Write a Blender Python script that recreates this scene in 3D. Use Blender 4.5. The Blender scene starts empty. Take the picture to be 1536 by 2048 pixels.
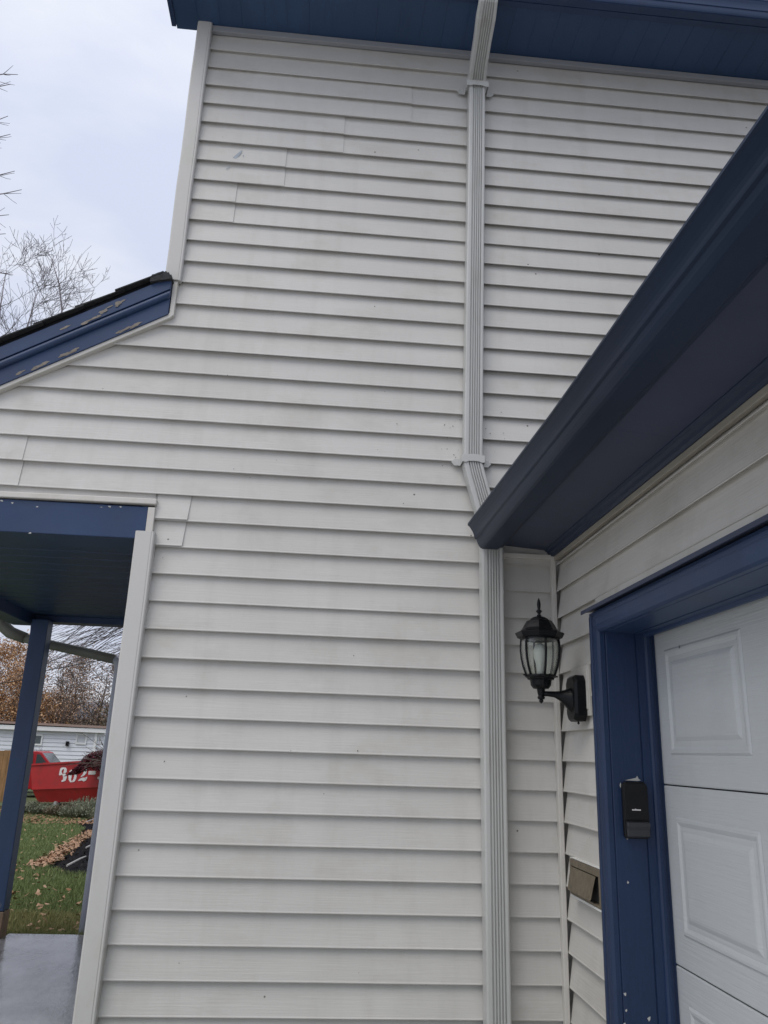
import bpy, math, random
from mathutils import Vector, Matrix, noise
random.seed(11)
scene = bpy.context.scene
COL = scene.collection
Z0 = 4.6          # height of the top siding lip above the driveway

# ------------------------------------------------------------------ camera
YAW, PITCH, ROLL = 0.07705193079647041, 0.29662783243391755, 0.033314053548133736
CAM = Vector((0.0, -2.904636704327574, -3.0462107648013417 + Z0))
ca, sa = math.cos(YAW), math.sin(YAW); cb, sb = math.cos(PITCH), math.sin(PITCH)
fw = Vector((sa*cb, ca*cb, sb)); rt = Vector((ca, -sa, 0)); up = rt.cross(fw)
r2 = math.cos(ROLL)*rt + math.sin(ROLL)*up
u2 = -math.sin(ROLL)*rt + math.cos(ROLL)*up
cam_data = bpy.data.cameras.new('camera')
cam = bpy.data.objects.new('camera', cam_data); COL.objects.link(cam)
M = Matrix((r2, u2, -fw)).transposed().to_4x4(); M.translation = CAM
cam.matrix_world = M
cam_data.sensor_fit = 'HORIZONTAL'; cam_data.sensor_width = 36.0
cam_data.lens = 36.0*1587.75/1536.0
cam_data.clip_start = 0.05; cam_data.clip_end = 1500
scene.camera = cam

# ------------------------------------------------------------------ sky, sun, exposure
SUN_EL, SUN_ROT = math.radians(56), math.radians(222)
world = bpy.data.worlds.new("World"); scene.world = world; world.use_nodes = True
nt = world.node_tree; nt.nodes.clear()
def N(t, **kw):
    n = nt.nodes.new(t)
    for k, v in kw.items(): setattr(n, k, v)
    return n
sky = N('ShaderNodeTexSky', sky_type='NISHITA', sun_disc=False, sun_elevation=SUN_EL, sun_rotation=SUN_ROT)
tc = N('ShaderNodeTexCoord'); mp = N('ShaderNodeMapping'); mp.inputs['Scale'].default_value = (1.0, 1.0, 2.2)
n1 = N('ShaderNodeTexNoise'); n1.inputs['Scale'].default_value = 3.4; n1.inputs['Detail'].default_value = 6; n1.inputs['Roughness'].default_value = .5
n1.inputs['Distortion'].default_value = .3
rp = N('ShaderNodeValToRGB')
rp.color_ramp.elements[0].position = .38; rp.color_ramp.elements[0].color = (7.0, 7.6, 9.35, 1)
rp.color_ramp.elements[1].position = .66; rp.color_ramp.elements[1].color = (9.2, 9.45, 10.2, 1)
mx = N('ShaderNodeMix', data_type='RGBA'); mx.inputs['Factor'].default_value = .93
bg = N('ShaderNodeBackground'); bg.inputs['Strength'].default_value = 0.1
out = N('ShaderNodeOutputWorld')
L = nt.links.new
L(tc.outputs['Generated'], mp.inputs['Vector']); L(mp.outputs['Vector'], n1.inputs['Vector'])
L(n1.outputs['Fac'], rp.inputs['Fac']); L(sky.outputs['Color'], mx.inputs['A']); L(rp.outputs['Color'], mx.inputs['B'])
sx = N('ShaderNodeSeparateXYZ'); mr = N('ShaderNodeMapRange'); ml = N('ShaderNodeVectorMath', operation='SCALE')
mr.inputs['From Min'].default_value = 0.0; mr.inputs['From Max'].default_value = 1.0; mr.inputs['To Min'].default_value = .86; mr.inputs['To Max'].default_value = 1.12
L(tc.outputs['Generated'], sx.inputs[0]); L(sx.outputs['Z'], mr.inputs['Value'])
L(mx.outputs['Result'], ml.inputs[0]); L(mr.outputs['Result'], ml.inputs['Scale']); L(ml.outputs['Vector'], bg.inputs['Color']); L(bg.outputs['Background'], out.inputs['Surface'])
sun_d = bpy.data.lights.new('sun', 'SUN'); sun_d.energy = 1.45; sun_d.angle = math.radians(42); sun_d.color = (1, .95, .87)
sun = bpy.data.objects.new('sun', sun_d); COL.objects.link(sun)
sd = Vector((math.sin(SUN_ROT)*math.cos(SUN_EL), math.cos(SUN_ROT)*math.cos(SUN_EL), math.sin(SUN_EL)))
sun.rotation_euler = sd.to_track_quat('Z', 'Y').to_euler()
scene.cycles.diffuse_bounces = 8; scene.cycles.max_bounces = 14; scene.cycles.transparent_max_bounces = 16
vs = scene.view_settings
vs.view_transform = 'Standard'; vs.look = 'None'; vs.exposure = 0.0; vs.gamma = 1.0; vs.use_curve_mapping = False

# ------------------------------------------------------------------ materials
def mat(name, col, rough=.6, var=0.0, vscale=(3, 3, 3), bump=0.0, bscale=(60, 60, 60), spec=.5, metal=0.0,
        wear=None, wear_t=.68, wear_s=(14, 14, 14), specks=False, dirt=None, dirt_s=(2, 2, 2), bdist=.004):
    m = bpy.data.materials.new(name); m.use_nodes = True
    t = m.node_tree; b = t.nodes['Principled BSDF']; lk = t.links.new
    b.inputs['Roughness'].default_value = rough; b.inputs['Metallic'].default_value = metal
    b.inputs['Specular IOR Level'].default_value = spec
    tco = t.nodes.new('ShaderNodeTexCoord')
    def nz(scale, detail=5, rg=.6):
        mpp = t.nodes.new('ShaderNodeMapping'); mpp.inputs['Scale'].default_value = scale
        n = t.nodes.new('ShaderNodeTexNoise'); n.inputs['Scale'].default_value = 1; n.inputs['Detail'].default_value = detail
        n.inputs['Roughness'].default_value = rg
        lk(tco.outputs['Object'], mpp.inputs['Vector']); lk(mpp.outputs['Vector'], n.inputs['Vector'])
        return n.outputs['Fac']
    def ramp(f, a, b_):
        r = t.nodes.new('ShaderNodeMapRange'); r.inputs['From Min'].default_value = a; r.inputs['From Max'].default_value = b_
        lk(f, r.inputs['Value']); return r.outputs['Result']
    def mix(f, a, bb):
        x = t.nodes.new('ShaderNodeMix'); x.data_type = 'RGBA'
        if hasattr(f, 'links'): lk(f, x.inputs['Factor'])
        else: x.inputs['Factor'].default_value = f
        for s, v in (('A', a), ('B', bb)):
            if hasattr(v, 'links'): lk(v, x.inputs[s])
            else: x.inputs[s].default_value = (*v[:3], 1)
        return x.outputs['Result']
    c = col
    if var:
        lo = tuple(v*(1-var) for v in col); hi = tuple(min(1, v*(1+var)) for v in col)
        c = mix(ramp(nz(vscale), .3, .7), lo, hi)
    if dirt: c = mix(ramp(nz(dirt_s, 7, .65), .52, .85), c, dirt)
    if wear: c = mix(ramp(nz(wear_s, 6, .7), wear_t, wear_t+.02), c, wear)
    if specks:
        oi = t.nodes.new('ShaderNodeObjectInfo'); rr0 = ramp(oi.outputs['Random'], 0, 1)
        c = mix(rr0, mix(.055, c, (.30, .29, .25)), mix(.04, c, (.72, .70, .68)))
        c = mix(ramp(nz((11, 11, .9), 4, .6), .50, 2.2), c, (.28, .26, .21))
        c = mix(ramp(nz((1.3, 1.3, 1.1), 3, .5), .42, 1.8), c, (.34, .32, .28))
        v = t.nodes.new('ShaderNodeTexVoronoi'); v.inputs['Scale'].default_value = 7.0
        lk(tco.outputs['Object'], v.inputs['Vector'])
        s1 = ramp(v.outputs['Distance'], .034, .018)
        c = mix(s1, c, (.12, .11, .09))
    if hasattr(c, 'links'): lk(c, b.inputs['Base Color'])
    else: b.inputs['Base Color'].default_value = (*c[:3], 1)
    if bump:
        bp = t.nodes.new('ShaderNodeBump'); bp.inputs['Strength'].default_value = bump; bp.inputs['Distance'].default_value = bdist
        lk(nz(bscale, 4, .65), bp.inputs['Height']); lk(bp.outputs['Normal'], b.inputs['Normal'])
    return m

SID = (.57, .56, .535)
m_siding = mat('vinyl_siding', SID, .55, .035, (2.5, 2.5, 9), .35, (5, 5, 150), specks=True, dirt=(.45, .43, .385), dirt_s=(2.6, 2.6, 4.5), spec=.3, bdist=.0025)
m_siding2 = mat('vinyl_siding_garage', (.59, .57, .535), .55, .035, (2.5, 2.5, 9), .4, (5, 5, 150), specks=True, dirt=(.45, .42, .37), dirt_s=(3.5, 3.5, 5), spec=.3, bdist=.0025)
m_trim = mat('vinyl_trim', (.54, .53, .51), .5, .03, (4, 4, 2), .05, dirt=(.46, .46, .39), dirt_s=(6, 6, 3), spec=.35)
m_jch = mat('vinyl_channel', (.58, .56, .52), .5, .04, dirt=(.45, .43, .35), dirt_s=(8, 8, 8), spec=.3)
m_spout = mat('downspout_metal', (.49, .495, .48), .42, .04, (6, 6, 1.5), .05, (40, 40, 10), dirt=(.33, .33, .29), dirt_s=(12, 12, 2.2), spec=.5)
m_blue = mat('blue_paint', (.023, .048, .115), .42, .12, (5, 5, 5), .08, (90, 90, 90), spec=.4, dirt=(.032, .048, .095), dirt_s=(3, 3, 3))
m_soffit = mat('blue_soffit', (.034, .072, .155), .5, .12, (4, 1, 4), .12, (60, 6, 60), spec=.4)
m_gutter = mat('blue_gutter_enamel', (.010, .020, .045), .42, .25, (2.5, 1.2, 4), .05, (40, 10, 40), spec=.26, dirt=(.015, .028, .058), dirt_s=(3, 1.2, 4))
m_gsoffit = mat('dark_soffit_metal', (.042, .053, .095), .45, .12, (3, 3, 3), .05, spec=.4)
m_worn = mat('peeling_blue_paint', (.028, .056, .130), .45, .12, (5, 5, 5), .15, (60, 60, 60), wear=(.23, .19, .145), wear_t=.60, wear_s=(5, 5, 17), spec=.4)
m_chip = mat('blue_paint_chipped', (.012, .029, .078),   .42, .14, (6, 6, 3), .22, (90, 90, 9), wear=(.55, .56, .55), wear_t=.745, wear_s=(30, 30, 22), spec=.4)
m_rust = mat('bare_wood', (.22, .15, .10), .8, .3, (20, 20, 5), .4, (90, 90, 10), dirt=(.12, .09, .07), dirt_s=(15, 15, 6))
m_chips = mat('exposed_primer', (.46, .46, .44), .7, .1)
m_door = mat('garage_door_paint', (.52, .54, .545), .5, .02, (3, 3, 3), .55, (4, 4, 120), spec=.35, dirt=(.47, .49, .50), dirt_s=(5, 5, 5), bdist=.003)
m_gap = mat('rubber_seal', (.02, .02, .022), .8)
m_black = mat('black_cast_metal', (.0045, .005, .0065), .36, .3, (30, 30, 30), .2, (200, 200, 200), spec=.22)
m_plastic = mat('black_plastic', (.006, .006, .007), .45, .2, (30, 30, 30), .1, (300, 300, 300), spec=.3)
m_bronze = mat('bronze_metal', (.19, .155, .108), .5, .25, (25, 25, 25), .15, (90, 90, 90), metal=.25, dirt=(.06, .055, .035), dirt_s=(30, 30, 30))
m_caulk = mat('white_caulk', (.72, .72, .69), .6, .05)
m_shingle = mat('asphalt_shingle', (.035, .035, .037), .95, .4, (60, 60, 60), .8, (300, 300, 300))
m_concrete = mat('wet_concrete', (.21, .21, .22), .16, .35, (5, 3, 4), .5, (26, 14, 22), dirt=(.12, .118, .115), dirt_s=(3.5, 2.5, 2.2), spec=.7)
m_drive = mat('driveway_concrete', (.52, .51, .49), .8, .12, (2, 2, 2), .3, (40, 40, 40))
m_ground = mat('lawn_soil', (.085, .11, .04), .95, .35, (1.5, 1.5, 1.5), .6, (25, 25, 25), dirt=(.09, .07, .035), dirt_s=(1.1, 1.1, 1.1))
m_mulch = mat('black_mulch', (.014, .0135, .015), 1.0, .5, (25, 25, 25), 1.0, (30, 30, 30), bdist=.03, spec=.05)
m_mulchc = mat('mulch_chips', (.020, .0185, .019), 1.0, .6, (12, 12, 12), spec=.05)
m_bark = mat('grey_bark', (.18, .16, .175), .9, .3, (9, 9, 3), .5, (30, 30, 8))
m_bark2 = mat('brown_bark', (.115, .09, .075), .9, .3, (9, 9, 3))
m_stick = mat('pale_stick', (.42, .40, .38), .8, .2)
m_red = mat('dumpster_red', (.42, .022, .025), .5, .15, (.9, .9, .9), .1, (6, 6, 6), dirt=(.20, .03, .025), dirt_s=(1.5, 1.5, 1.5), spec=.4)
m_truck = mat('truck_red_paint', (.40, .02, .028), .3, .05)
m_dglass = mat('dark_window_glass', (.05, .075, .08), .08, .1, spec=.8)
m_white = mat('white_stencil_paint', (.72, .70, .70), .7, .08, (4, 4, 4))
m_wsid = mat('white_house_siding', (.74, .76, .80), .7, .03, (1, 1, 1))
m_wtrim = mat('white_house_trim', (.80, .81, .80), .6, .03)
m_broof = mat('brown_roofing', (.15, .095, .07), .9, .25, (4, 4, 4))
m_groof = mat('grey_roofing', (.13, .14, .17), .9, .2, (2, 2, 2))
m_fence = mat('brown_fence_wood', (.30, .17, .075), .85, .3, (6, 6, 1.5))
m_tyre = mat('tyre_rubber', (.02, .02, .02), .85)
m_chrome = mat('pale_bumper_metal', (.55, .55, .56), .3, metal=.6)
m_bulb = mat('frosted_bulb', (.55, .56, .55), .35)
m_pipe = mat('aged_drain_pipe', (.20, .205, .18), .6, .2, (6, 6, 6), dirt=(.11, .10, .07), dirt_s=(6, 6, 6))
m_cable = mat('black_cable', (.02, .02, .02), .7)
m_scuff = mat('scuff_blue', (.36, .40, .44), .7, .2, (60, 60, 60))
m_chtop = mat('grey_channel', (.30, .31, .33), .5, .06)
m_mildew = mat('mildew_spots', (.10, .10, .09), .9, .3)

def leafmat(name, a, b, rough=.7):
    m = bpy.data.materials.new(name); m.use_nodes = True; t = m.node_tree; p = t.nodes['Principled BSDF']
    g = t.nodes.new('ShaderNodeNewGeometry'); x = t.nodes.new('ShaderNodeMix'); x.data_type = 'RGBA'
    x.inputs['A'].default_value = (*a, 1); x.inputs['B'].default_value = (*b, 1)
    t.links.new(g.outputs['Random Per Island'], x.inputs['Factor']); t.links.new(x.outputs['Result'], p.inputs['Base Color'])
    p.inputs['Roughness'].default_value = rough; p.inputs['Specular IOR Level'].default_value = .25
    return m
m_grass = leafmat('grass_blades', (.085, .135, .04), (.24, .28, .12))
m_drygrass = leafmat('dry_grass', (.34, .29, .14), (.22, .24, .09))
m_leaf = leafmat('fallen_leaf', (.25, .13, .065), (.46, .30, .20))
m_leaf2 = leafmat('litter_leaf', (.20, .10, .055), (.36, .21, .12))
m_maple = leafmat('dark_red_leaves', (.05, .010, .016), (.15, .030, .045))
m_sage = leafmat('sage_foliage', (.13, .14, .09), (.26, .27, .19))
m_sage2 = leafmat('brown_foliage', (.10, .09, .06), (.20, .16, .11))
m_or = leafmat('orange_leaves', (.36, .19, .09), (.55, .36, .20))
m_or2 = leafmat('brown_leaves', (.30, .20, .145), (.44, .33, .25))
m_ol = leafmat('olive_leaves', (.16, .15, .06), (.28, .22, .11))
m_hedge = leafmat('hedge_leaves', (.05, .08, .03), (.16, .14, .07))

# glass
m_glass = bpy.data.materials.new('seeded_lamp_glass'); m_glass.use_nodes = True
t = m_glass.node_tree; t.nodes.clear()
o_ = t.nodes.new('ShaderNodeOutputMaterial'); tr_ = t.nodes.new('ShaderNodeBsdfTransparent'); gl_ = t.nodes.new('ShaderNodeBsdfGlossy'); mx_ = t.nodes.new('ShaderNodeMixShader'); fr_ = t.nodes.new('ShaderNodeLayerWeight')
tr_.inputs['Color'].default_value = (.975, .99, .965, 1); gl_.inputs['Roughness'].default_value = .08; fr_.inputs['Blend'].default_value = .26
nn = t.nodes.new('ShaderNodeTexNoise'); nn.inputs['Scale'].default_value = 55; bb = t.nodes.new('ShaderNodeBump'); bb.inputs['Strength'].default_value = .35; bb.inputs['Distance'].default_value = .003
t.links.new(nn.outputs['Fac'], bb.inputs['Height']); t.links.new(bb.outputs['Normal'], gl_.inputs['Normal'])
t.links.new(fr_.outputs['Facing'], mx_.inputs['Fac']); t.links.new(tr_.outputs[0], mx_.inputs[1]); t.links.new(gl_.outputs[0], mx_.inputs[2]); t.links.new(mx_.outputs[0], o_.inputs['Surface'])

# ------------------------------------------------------------------ object helpers
BASE = {}
def empty(name, loc, label, cat, group=None):
    o = bpy.data.objects.new(name, None); COL.objects.link(o)
    o.location = Vector(loc) + Vector((0, 0, Z0)); o.empty_display_size = .1
    BASE[o.name] = Vector(o.location)
    tag(o, label, cat, group); return o
def tag(o, label=None, cat=None, group=None, kind=None):
    if label: o['label'] = label
    if cat: o['category'] = cat
    if group: o['group'] = group
    if kind: o['kind'] = kind
    return o
class MB:
    """collects polygons given in metres, z measured from the top siding lip"""
    def __init__(s): s.v = []; s.f = []
    def add(s, vs_, fs):
        n = len(s.v); s.v += [tuple(v) for v in vs_]; s.f += [tuple(i+n for i in f) for f in fs]; return s
    def box(s, a, b):
        x0, y0, z0 = a; x1, y1, z1 = b
        if x0 > x1: x0, x1 = x1, x0
        if y0 > y1: y0, y1 = y1, y0
        if z0 > z1: z0, z1 = z1, z0
        return s.add([(x0,y0,z0),(x1,y0,z0),(x1,y1,z0),(x0,y1,z0),(x0,y0,z1),(x1,y0,z1),(x1,y1,z1),(x0,y1,z1)],
                     [(0,3,2,1),(4,5,6,7),(0,1,5,4),(1,2,6,5),(2,3,7,6),(3,0,4,7)])
    def sweep(s, rings, closed=True, caps=True):
        """rings: lists of points, same length"""
        n = len(s.v); k = len(rings[0])
        for r in rings: s.v += [tuple(p) for p in r]
        m = k if closed else k-1
        for i in range(len(rings)-1):
            for j in range(m):
                a = n+i*k+j; b_ = n+i*k+(j+1) % k
                s.f.append((a, b_, b_+k, a+k))
        if caps and closed:
            s.f.append(tuple(n+j for j in range(k))[::-1]); s.f.append(tuple(n+(len(rings)-1)*k+j for j in range(k)))
        return s
    def tube(s, pts, rad, k=6, caps=True):
        if not isinstance(rad, (list, tuple)): rad = [rad]*len(pts)
        pts = [Vector(p) for p in pts]; rings = []
        side = None
        for i, p in enumerate(pts):
            d = (pts[min(i+1, len(pts)-1)]-pts[max(i-1, 0)]).normalized()
            if side is None:
                side = d.orthogonal().normalized()
            side = (side - d*side.dot(d)).normalized() if (side - d*side.dot(d)).length > 1e-5 else d.orthogonal().normalized()
            o = d.cross(side)
            rings.append([p + (side*math.cos(2*math.pi*j/k)+o*math.sin(2*math.pi*j/k))*rad[i] for j in range(k)])
        return s.sweep(rings, True, caps)
    def lathe(s, c, prof, k=24, rot=0.0):
        return s.sweep([[(c[0]+r*math.cos(2*math.pi*j/k+rot), c[1]+r*math.sin(2*math.pi*j/k+rot), z) for j in range(k)] for r, z in prof], True, True)
    def prism(s, poly, d):
        """poly of 3d points, extruded by vector d"""
        d = Vector(d); n = len(poly)
        return s.sweep([[Vector(p) for p in poly], [Vector(p)+d for p in poly]], True, True)
    def build(s, name, m, parent=None, smooth=False, bevel=0, segs=2):
        me = bpy.data.meshes.new(name)
        off = BASE[parent.name] if parent else Vector((0, 0, 0))
        me.from_pydata([(v[0]-off.x, v[1]-off.y, v[2]+Z0-off.z) for v in s.v], [], s.f)
        me.materials.append(m); me.validate(); me.update()
        o = bpy.data.objects.new(name, me); COL.objects.link(o)
        if parent: o.parent = parent
        BASE[o.name] = off
        if smooth:
            for p in me.polygons: p.use_smooth = True
        if bevel:
            md = o.modifiers.new('bevel', 'BEVEL'); md.width = bevel; md.segments = segs; md.limit_method = 'ANGLE'; md.angle_limit = math.radians(35)
        return o
def fixn(o):
    import bmesh
    bm = bmesh.new(); bm.from_mesh(o.data); bmesh.ops.recalc_face_normals(bm, faces=bm.faces); bm.to_mesh(o.data); bm.free(); return o

# ------------------------------------------------------------------ ground
def interp(x, xs, ys):
    if x <= xs[0]: return ys[0]
    for i in range(len(xs)-1):
        if x <= xs[i+1]: return ys[i]+(ys[i+1]-ys[i])*(x-xs[i])/(xs[i+1]-xs[i])
    return ys[-1]
def gz(y): return interp(y, [2.4, 20, 30], [-4.15, -5.0, -5.3])
g = MB()
xs = [-600, -120, -60, -30, -20] + [-15+.75*i for i in range(25)] + [4, 8, 15, 30, 60, 200, 600]
ys = [-.6, .2, 1, 2.4] + [3+.8*i for i in range(40)] + [36, 45, 60, 90, 150, 300, 900]
for y in ys:
    for x in xs:
        h = gz(y) + .03*noise.noise(Vector((x*.7, y*.7, 0))) * (1 if y > 3 else 0)
        g.v.append((x, y, h))
for j in range(len(ys)-1):
    for i in range(len(xs)-1):
        a = j*len(xs)+i; g.f.append((a, a+1, a+1+len(xs), a+len(xs)))
tag(g.build('ground', m_ground, smooth=True), kind='structure')
d = MB(); d.box((-60, -60, -4.75), (60, -.6, -4.6)); d.box((-60, -.6, -4.75), (-.8, -.45, -4.15))
tag(d.build('driveway', m_drive), kind='structure')
sl = MB(); sl.box((-1.69, .22, -4.6), (-.72, 2.36, -4.10))
tag(sl.build('porch_slab', m_concrete, bevel=.012), kind='structure')

# ------------------------------------------------------------------ siding
K = .1016
def wob(a, b_): return .0013*noise.noise(Vector((a*1.7, b_*9.1, 3.3)))+.0006*noise.noise(Vector((a*5.1, b_*7.7, 1.3)))
def course(mb, ztop, ztip, x0f, x1f, place, seed, cut_top=False):
    """one clapboard course: x runs along the wall, d is depth into the wall"""
    prof = [(.0185, ztop+.011), (.0160, ztop-.008), (.0018, ztip+.007), (.0, ztip+.0025), (.0008, ztip), (.0026, ztip+.0006), (.0032, ztip+.0075), (.0200, ztip+.0095)]
    n = len(mb.v)
    a_, b_ = x0f(ztip), x1f(ztip); nx = max(1, int((b_-a_)/.10))
    for i in range(nx+1):
        for d_, z in prof:
            xa, xb = x0f(z), x1f(z); x = xa+(xb-xa)*i/nx
            w = wob(x, seed)
            mb.v.append(place(x, d_+w*(1 if d_ < .009 else .3), z+w*.5))
    k = len(prof)
    for i in range(nx):
        for j in range(k-1):
            a = n+i*k+j; mb.f.append((a, a+1, a+1+k, a+k))
    for i in (0, nx):
        mb.f.append(tuple(n+i*k+j for j in range(k)))

house = empty('house', (-.70, 0, -4.6), 'two storey house wall clad in off white vinyl siding with navy eaves', 'house')
core = MB(); core.box((-.69, .035, -4.6), (6, 7, .20))
side_wall = core.build('side_wall', m_siding, house)
gab = MB()   # gable piece over the porch opening
gab.prism([(-2.02, .020, -2.17), (-.69, .020, -2.17), (-.69, .020, -1.36), (-2.02, .020, -2.165)], (0, .10, 0))
gab.build('gable_sheathing', m_siding, house)

RK = .602
def rake_x(z):       # lower edge of the white rake channel
    return -.659 + (z+1.392)/RK
def place1(x, d_, z): return (x, d_, z)
seams = {1: .279, 3: -.022, 5: -.269, 7: -.469, 19: -1.156, 9: 1.9, 11: 1.4, 13: .95+.9, 25: .52+1.1, 27: None}
for k0 in range(-1, 39, 2):
    mbs = []
    segs = [(None, seams.get(k0)), (seams.get(k0), None)] if seams.get(k0) is not None else [(None, None)]
    for si, (sa_, sb_) in enumerate(segs):
        mb = MB()
        for kk in (k0, k0+1):
            zt = min(-kk*K, .125); zb = -(kk+1)*K
            def left(z, sa_=sa_, kk=kk):
                if sa_ is not None: return sa_
                if kk < 12: return -.665
                if z > -1.392: return -.652
                if z > -2.17 and kk < 21: return max(rake_x(z), -2.0)
                return -.640
            right = (lambda z, sb_=sb_: sb_ + .012) if sb_ is not None else (lambda z: .884)
            if right(0) > .884 and sb_ is None: pass
            off = -.0035 if si == 0 and sb_ is not None else 0
            R = right
            if k0 < 21 and sb_ is None: R = lambda z: 3.6      # above the garage roof the wall runs on
            if sb_ is not None: R = right
            course(mb, zt, zb, left, R, (lambda x, d_, z, off=off: (x, d_+off, z)), k0*3.1+kk+si*17)
        mb.build('siding_panel', m_siding, side_wall)
# short patch piece beside the porch beam
for q, (ka, kb, x1) in enumerate(((21, 22, -.513), (22, 23, -.522))):
    mb = MB(); course(mb, -ka*K-.008, -kb*K+.004, lambda z: -.632, lambda z, x1=x1, kb=kb: x1 + (z+kb*K)*.05, lambda x, d_, z: (x, d_-.0055, z), 5+q)
    mb.build('siding_panel', m_siding, side_wall)
tag(mb and side_wall, None)

# starter strip between porch beam and first full course (left of patch)
mb = MB(); mb.add([(-2.0, .012, -2.13), (-.64, .012, -2.13), (-.64, .012, -2.17), (-2.0, .012, -2.17)], [(0, 1, 2, 3)])
mb.build('siding_strip', m_siding, side_wall)

# corner posts and channels
def corner(name, x0, x1, ya, z0, z1, par):
    mb = MB()
    prof = [(x1, .01), (x1, -ya+.004), (x1-.004, -ya), (x1-.010, -ya), (x1-.012, -ya-.0015), (x0+.006, -ya-.0015), (x0, -ya+.004), (x0, .08), (x0+.01, .08), (x0+.01, .01)]
    n = 9
    rings = []
    for i in range(n+1):
        z = z0+(z1-z0)*i/n
        w = .0012*math.sin(i*1.7)
        rings.append([(px+w, py, z) for px, py in prof])
    mb.sweep(rings); o = fixn(mb.build(name, m_trim, par)); return o
o = corner('corner_trim', -.705, -.640, .022, -1.224, .150, house); tag(o, 'tall upper corner trim running from the porch roof to the eave')
o = corner('corner_trim', -.689, -.620, .034, -4.6, -2.290, house); tag(o, 'lower corner trim with faint green weathering beside the porch')
mb = MB(); mb.box((-.658, -.014, -2.33), (-.632, .012, -2.192)); mb.build('channel', m_jch, house, bevel=.002)
mb = MB(); mb.prism([(-2.05, -.016, -2.190), (-.630, -.016, -2.180), (-.630, -.016, -2.158), (-2.05, -.016, -2.168)], (0, .03, 0)); fixn(mb.build('channel', m_jch, house, bevel=.003))
mb = MB(); mb.box((-.670, -.016, -1.386), (-.651, .012, -1.226)); fixn(mb.build('channel', m_jch, house, bevel=.002))
mb = MB(); mb.prism([(-2.05, -.018, -1.372-.602*1.387), (-.664, -.018, -1.372), (-.652, -.018, -1.384), (-.664, -.018, -1.397), (-2.05, -.018, -1.397-.602*1.387)], (0, .032, 0)); fixn(mb.build('channel', m_jch, house, bevel=.003))
mb = MB(); mb.box((-.640, -.010, .096), (3.6, .012, .128)); mb.build('channel', m_chtop, house, bevel=.002)
mb = MB(); mb.box((.62, -.014, -2.312), (.870, .010, -2.294)); mb.build('channel', m_jch, house, bevel=.002)
mb = MB(); mb.box((.868, -.020, -4.6), (.886, .010, -2.300)); fixn(mb.build('inside_corner_trim', m_jch, house, bevel=.003))
# upper eave: soffit boards, fascia, gutter, roof
mb = MB(); mb.box((-.826, -.285, .120), (-.806, .012, .34)); mb.build('rake_board', m_blue, house, bevel=.002)
for i in range(15):
    x0 = -.806+i*.305
    mb = MB(); mb.box((x0+.0004, -.262, .130), (x0+.3046, .030 if x0 < -.6 else .012, .142))
    for j in (1, 2): mb.box((x0+j*.1015-.002, -.262, .1285), (x0+j*.1015+.002, .012, .1315))
    mb.build('soffit_panel', m_soffit, house)
mb = MB(); mb.box((-.806, -.29, .118), (3.8, -.262, .30)); mb.build('fascia', m_blue, house)
def kgutter(name, par, a0, a1, fn, m, endcap=True, lip_t=.006):
    """K-style gutter; fn(u, w, a) maps outward distance u, height w, length a"""
    outp = [(.0, .095), (.0, .003), (.004, .0), (.066, .0), (.074, .003), (.080, .010), (.085, .019), (.088, .028), (.090, .035), (.097, .038), (.0985, .043), (.1000, .050), (.1035, .060), (.1085, .070), (.115, .079), (.120, .086), (.126, .090), (.126, .098), (.112, .099)]
    inn = [(.110, .096), (.114, .082), (.094, .048), (.074, .006), (.003, .006), (.003, .095)]
    prof = outp+inn
    n = max(2, int(abs(a1-a0)/.12))
    mb = MB(); rings = []
    for i in range(n+1):
        a = a0+(a1-a0)*i/n
        s_ = .0015*noise.noise(Vector((a*2.3, 1, 1)))
        rings.append([fn(u, w+s_, a) for u, w in prof])
    mb.sweep(rings); o = fixn(mb.build(name, m, par))
    if endcap:
        for aa in (a0,):
            mb = MB(); mb.prism([fn(u, w, aa) for u, w in outp[:-1]], Vector(fn(0, 0, aa+(.003 if a1 > a0 else -.003)))-Vector(fn(0, 0, aa))); fixn(mb.build('end_cap', m, o))
    return o
kgutter('gutter', house, -.80, 3.8, lambda u, w, a: (a, -.29-u*.56, .120+w*.78), m_blue)
mb = MB(); mb.prism([(-.84, -.345, .197), (-.84, .012, .336), (-.84, .012, .35), (-.84, -.345, .21)], (.15, 0, 0)); mb.prism([(-.69, -.345, .197), (-.69, 1.2, .80), (-.69, 1.2, .84), (-.69, -.345, .21)], (4.5, 0, 0)); fixn(mb.build('roof', m_shingle, house))

# ------------------------------------------------------------------ porch
porch = empty('porch', (-1.25, 1.2, -4.6), 'small navy covered porch with sloping shingled roof at the left of the wall', 'porch')
mb = MB(); mb.box((-2.0, -.004, -2.312), (-.658, .18, -2.188)); beam = mb.build('beam', m_blue, porch, bevel=.003)
for (x, z, r) in ((-1.19, -2.196, .006), (-1.15, -2.203, .005), (-1.06, -2.212, .0045), (-1.07, -2.313, .005), (-.80, -2.196, .006), (-.76, -2.195, .005), (-.83, -2.20, .003)):
    pts = [(x+r*(1+.5*math.sin(3*q+x*50))*math.cos(q*.9), -.0052, z+.55*r*(1+.4*math.cos(2*q+x*31))*math.sin(q*.9)) for q in range(7)]
    c = MB(); c.add([(p_[0], p_[1]-.0002, p_[2]) for p_ in pts], [tuple(range(7))]); c.build('paint_chip', m_chips, beam)
mb = MB(); mb.box((-2.0, 2.30, -2.305), (-.72, 2.42, -2.20)); tag(mb.build('beam', m_blue, porch, bevel=.003), 'far beam on the lawn side')
mb = MB(); mb.box((-1.93, .182, -2.335), (-1.80, 2.298, -2.20)); tag(mb.build('beam', m_blue, porch, bevel=.003), 'outer beam running along the porch')
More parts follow.
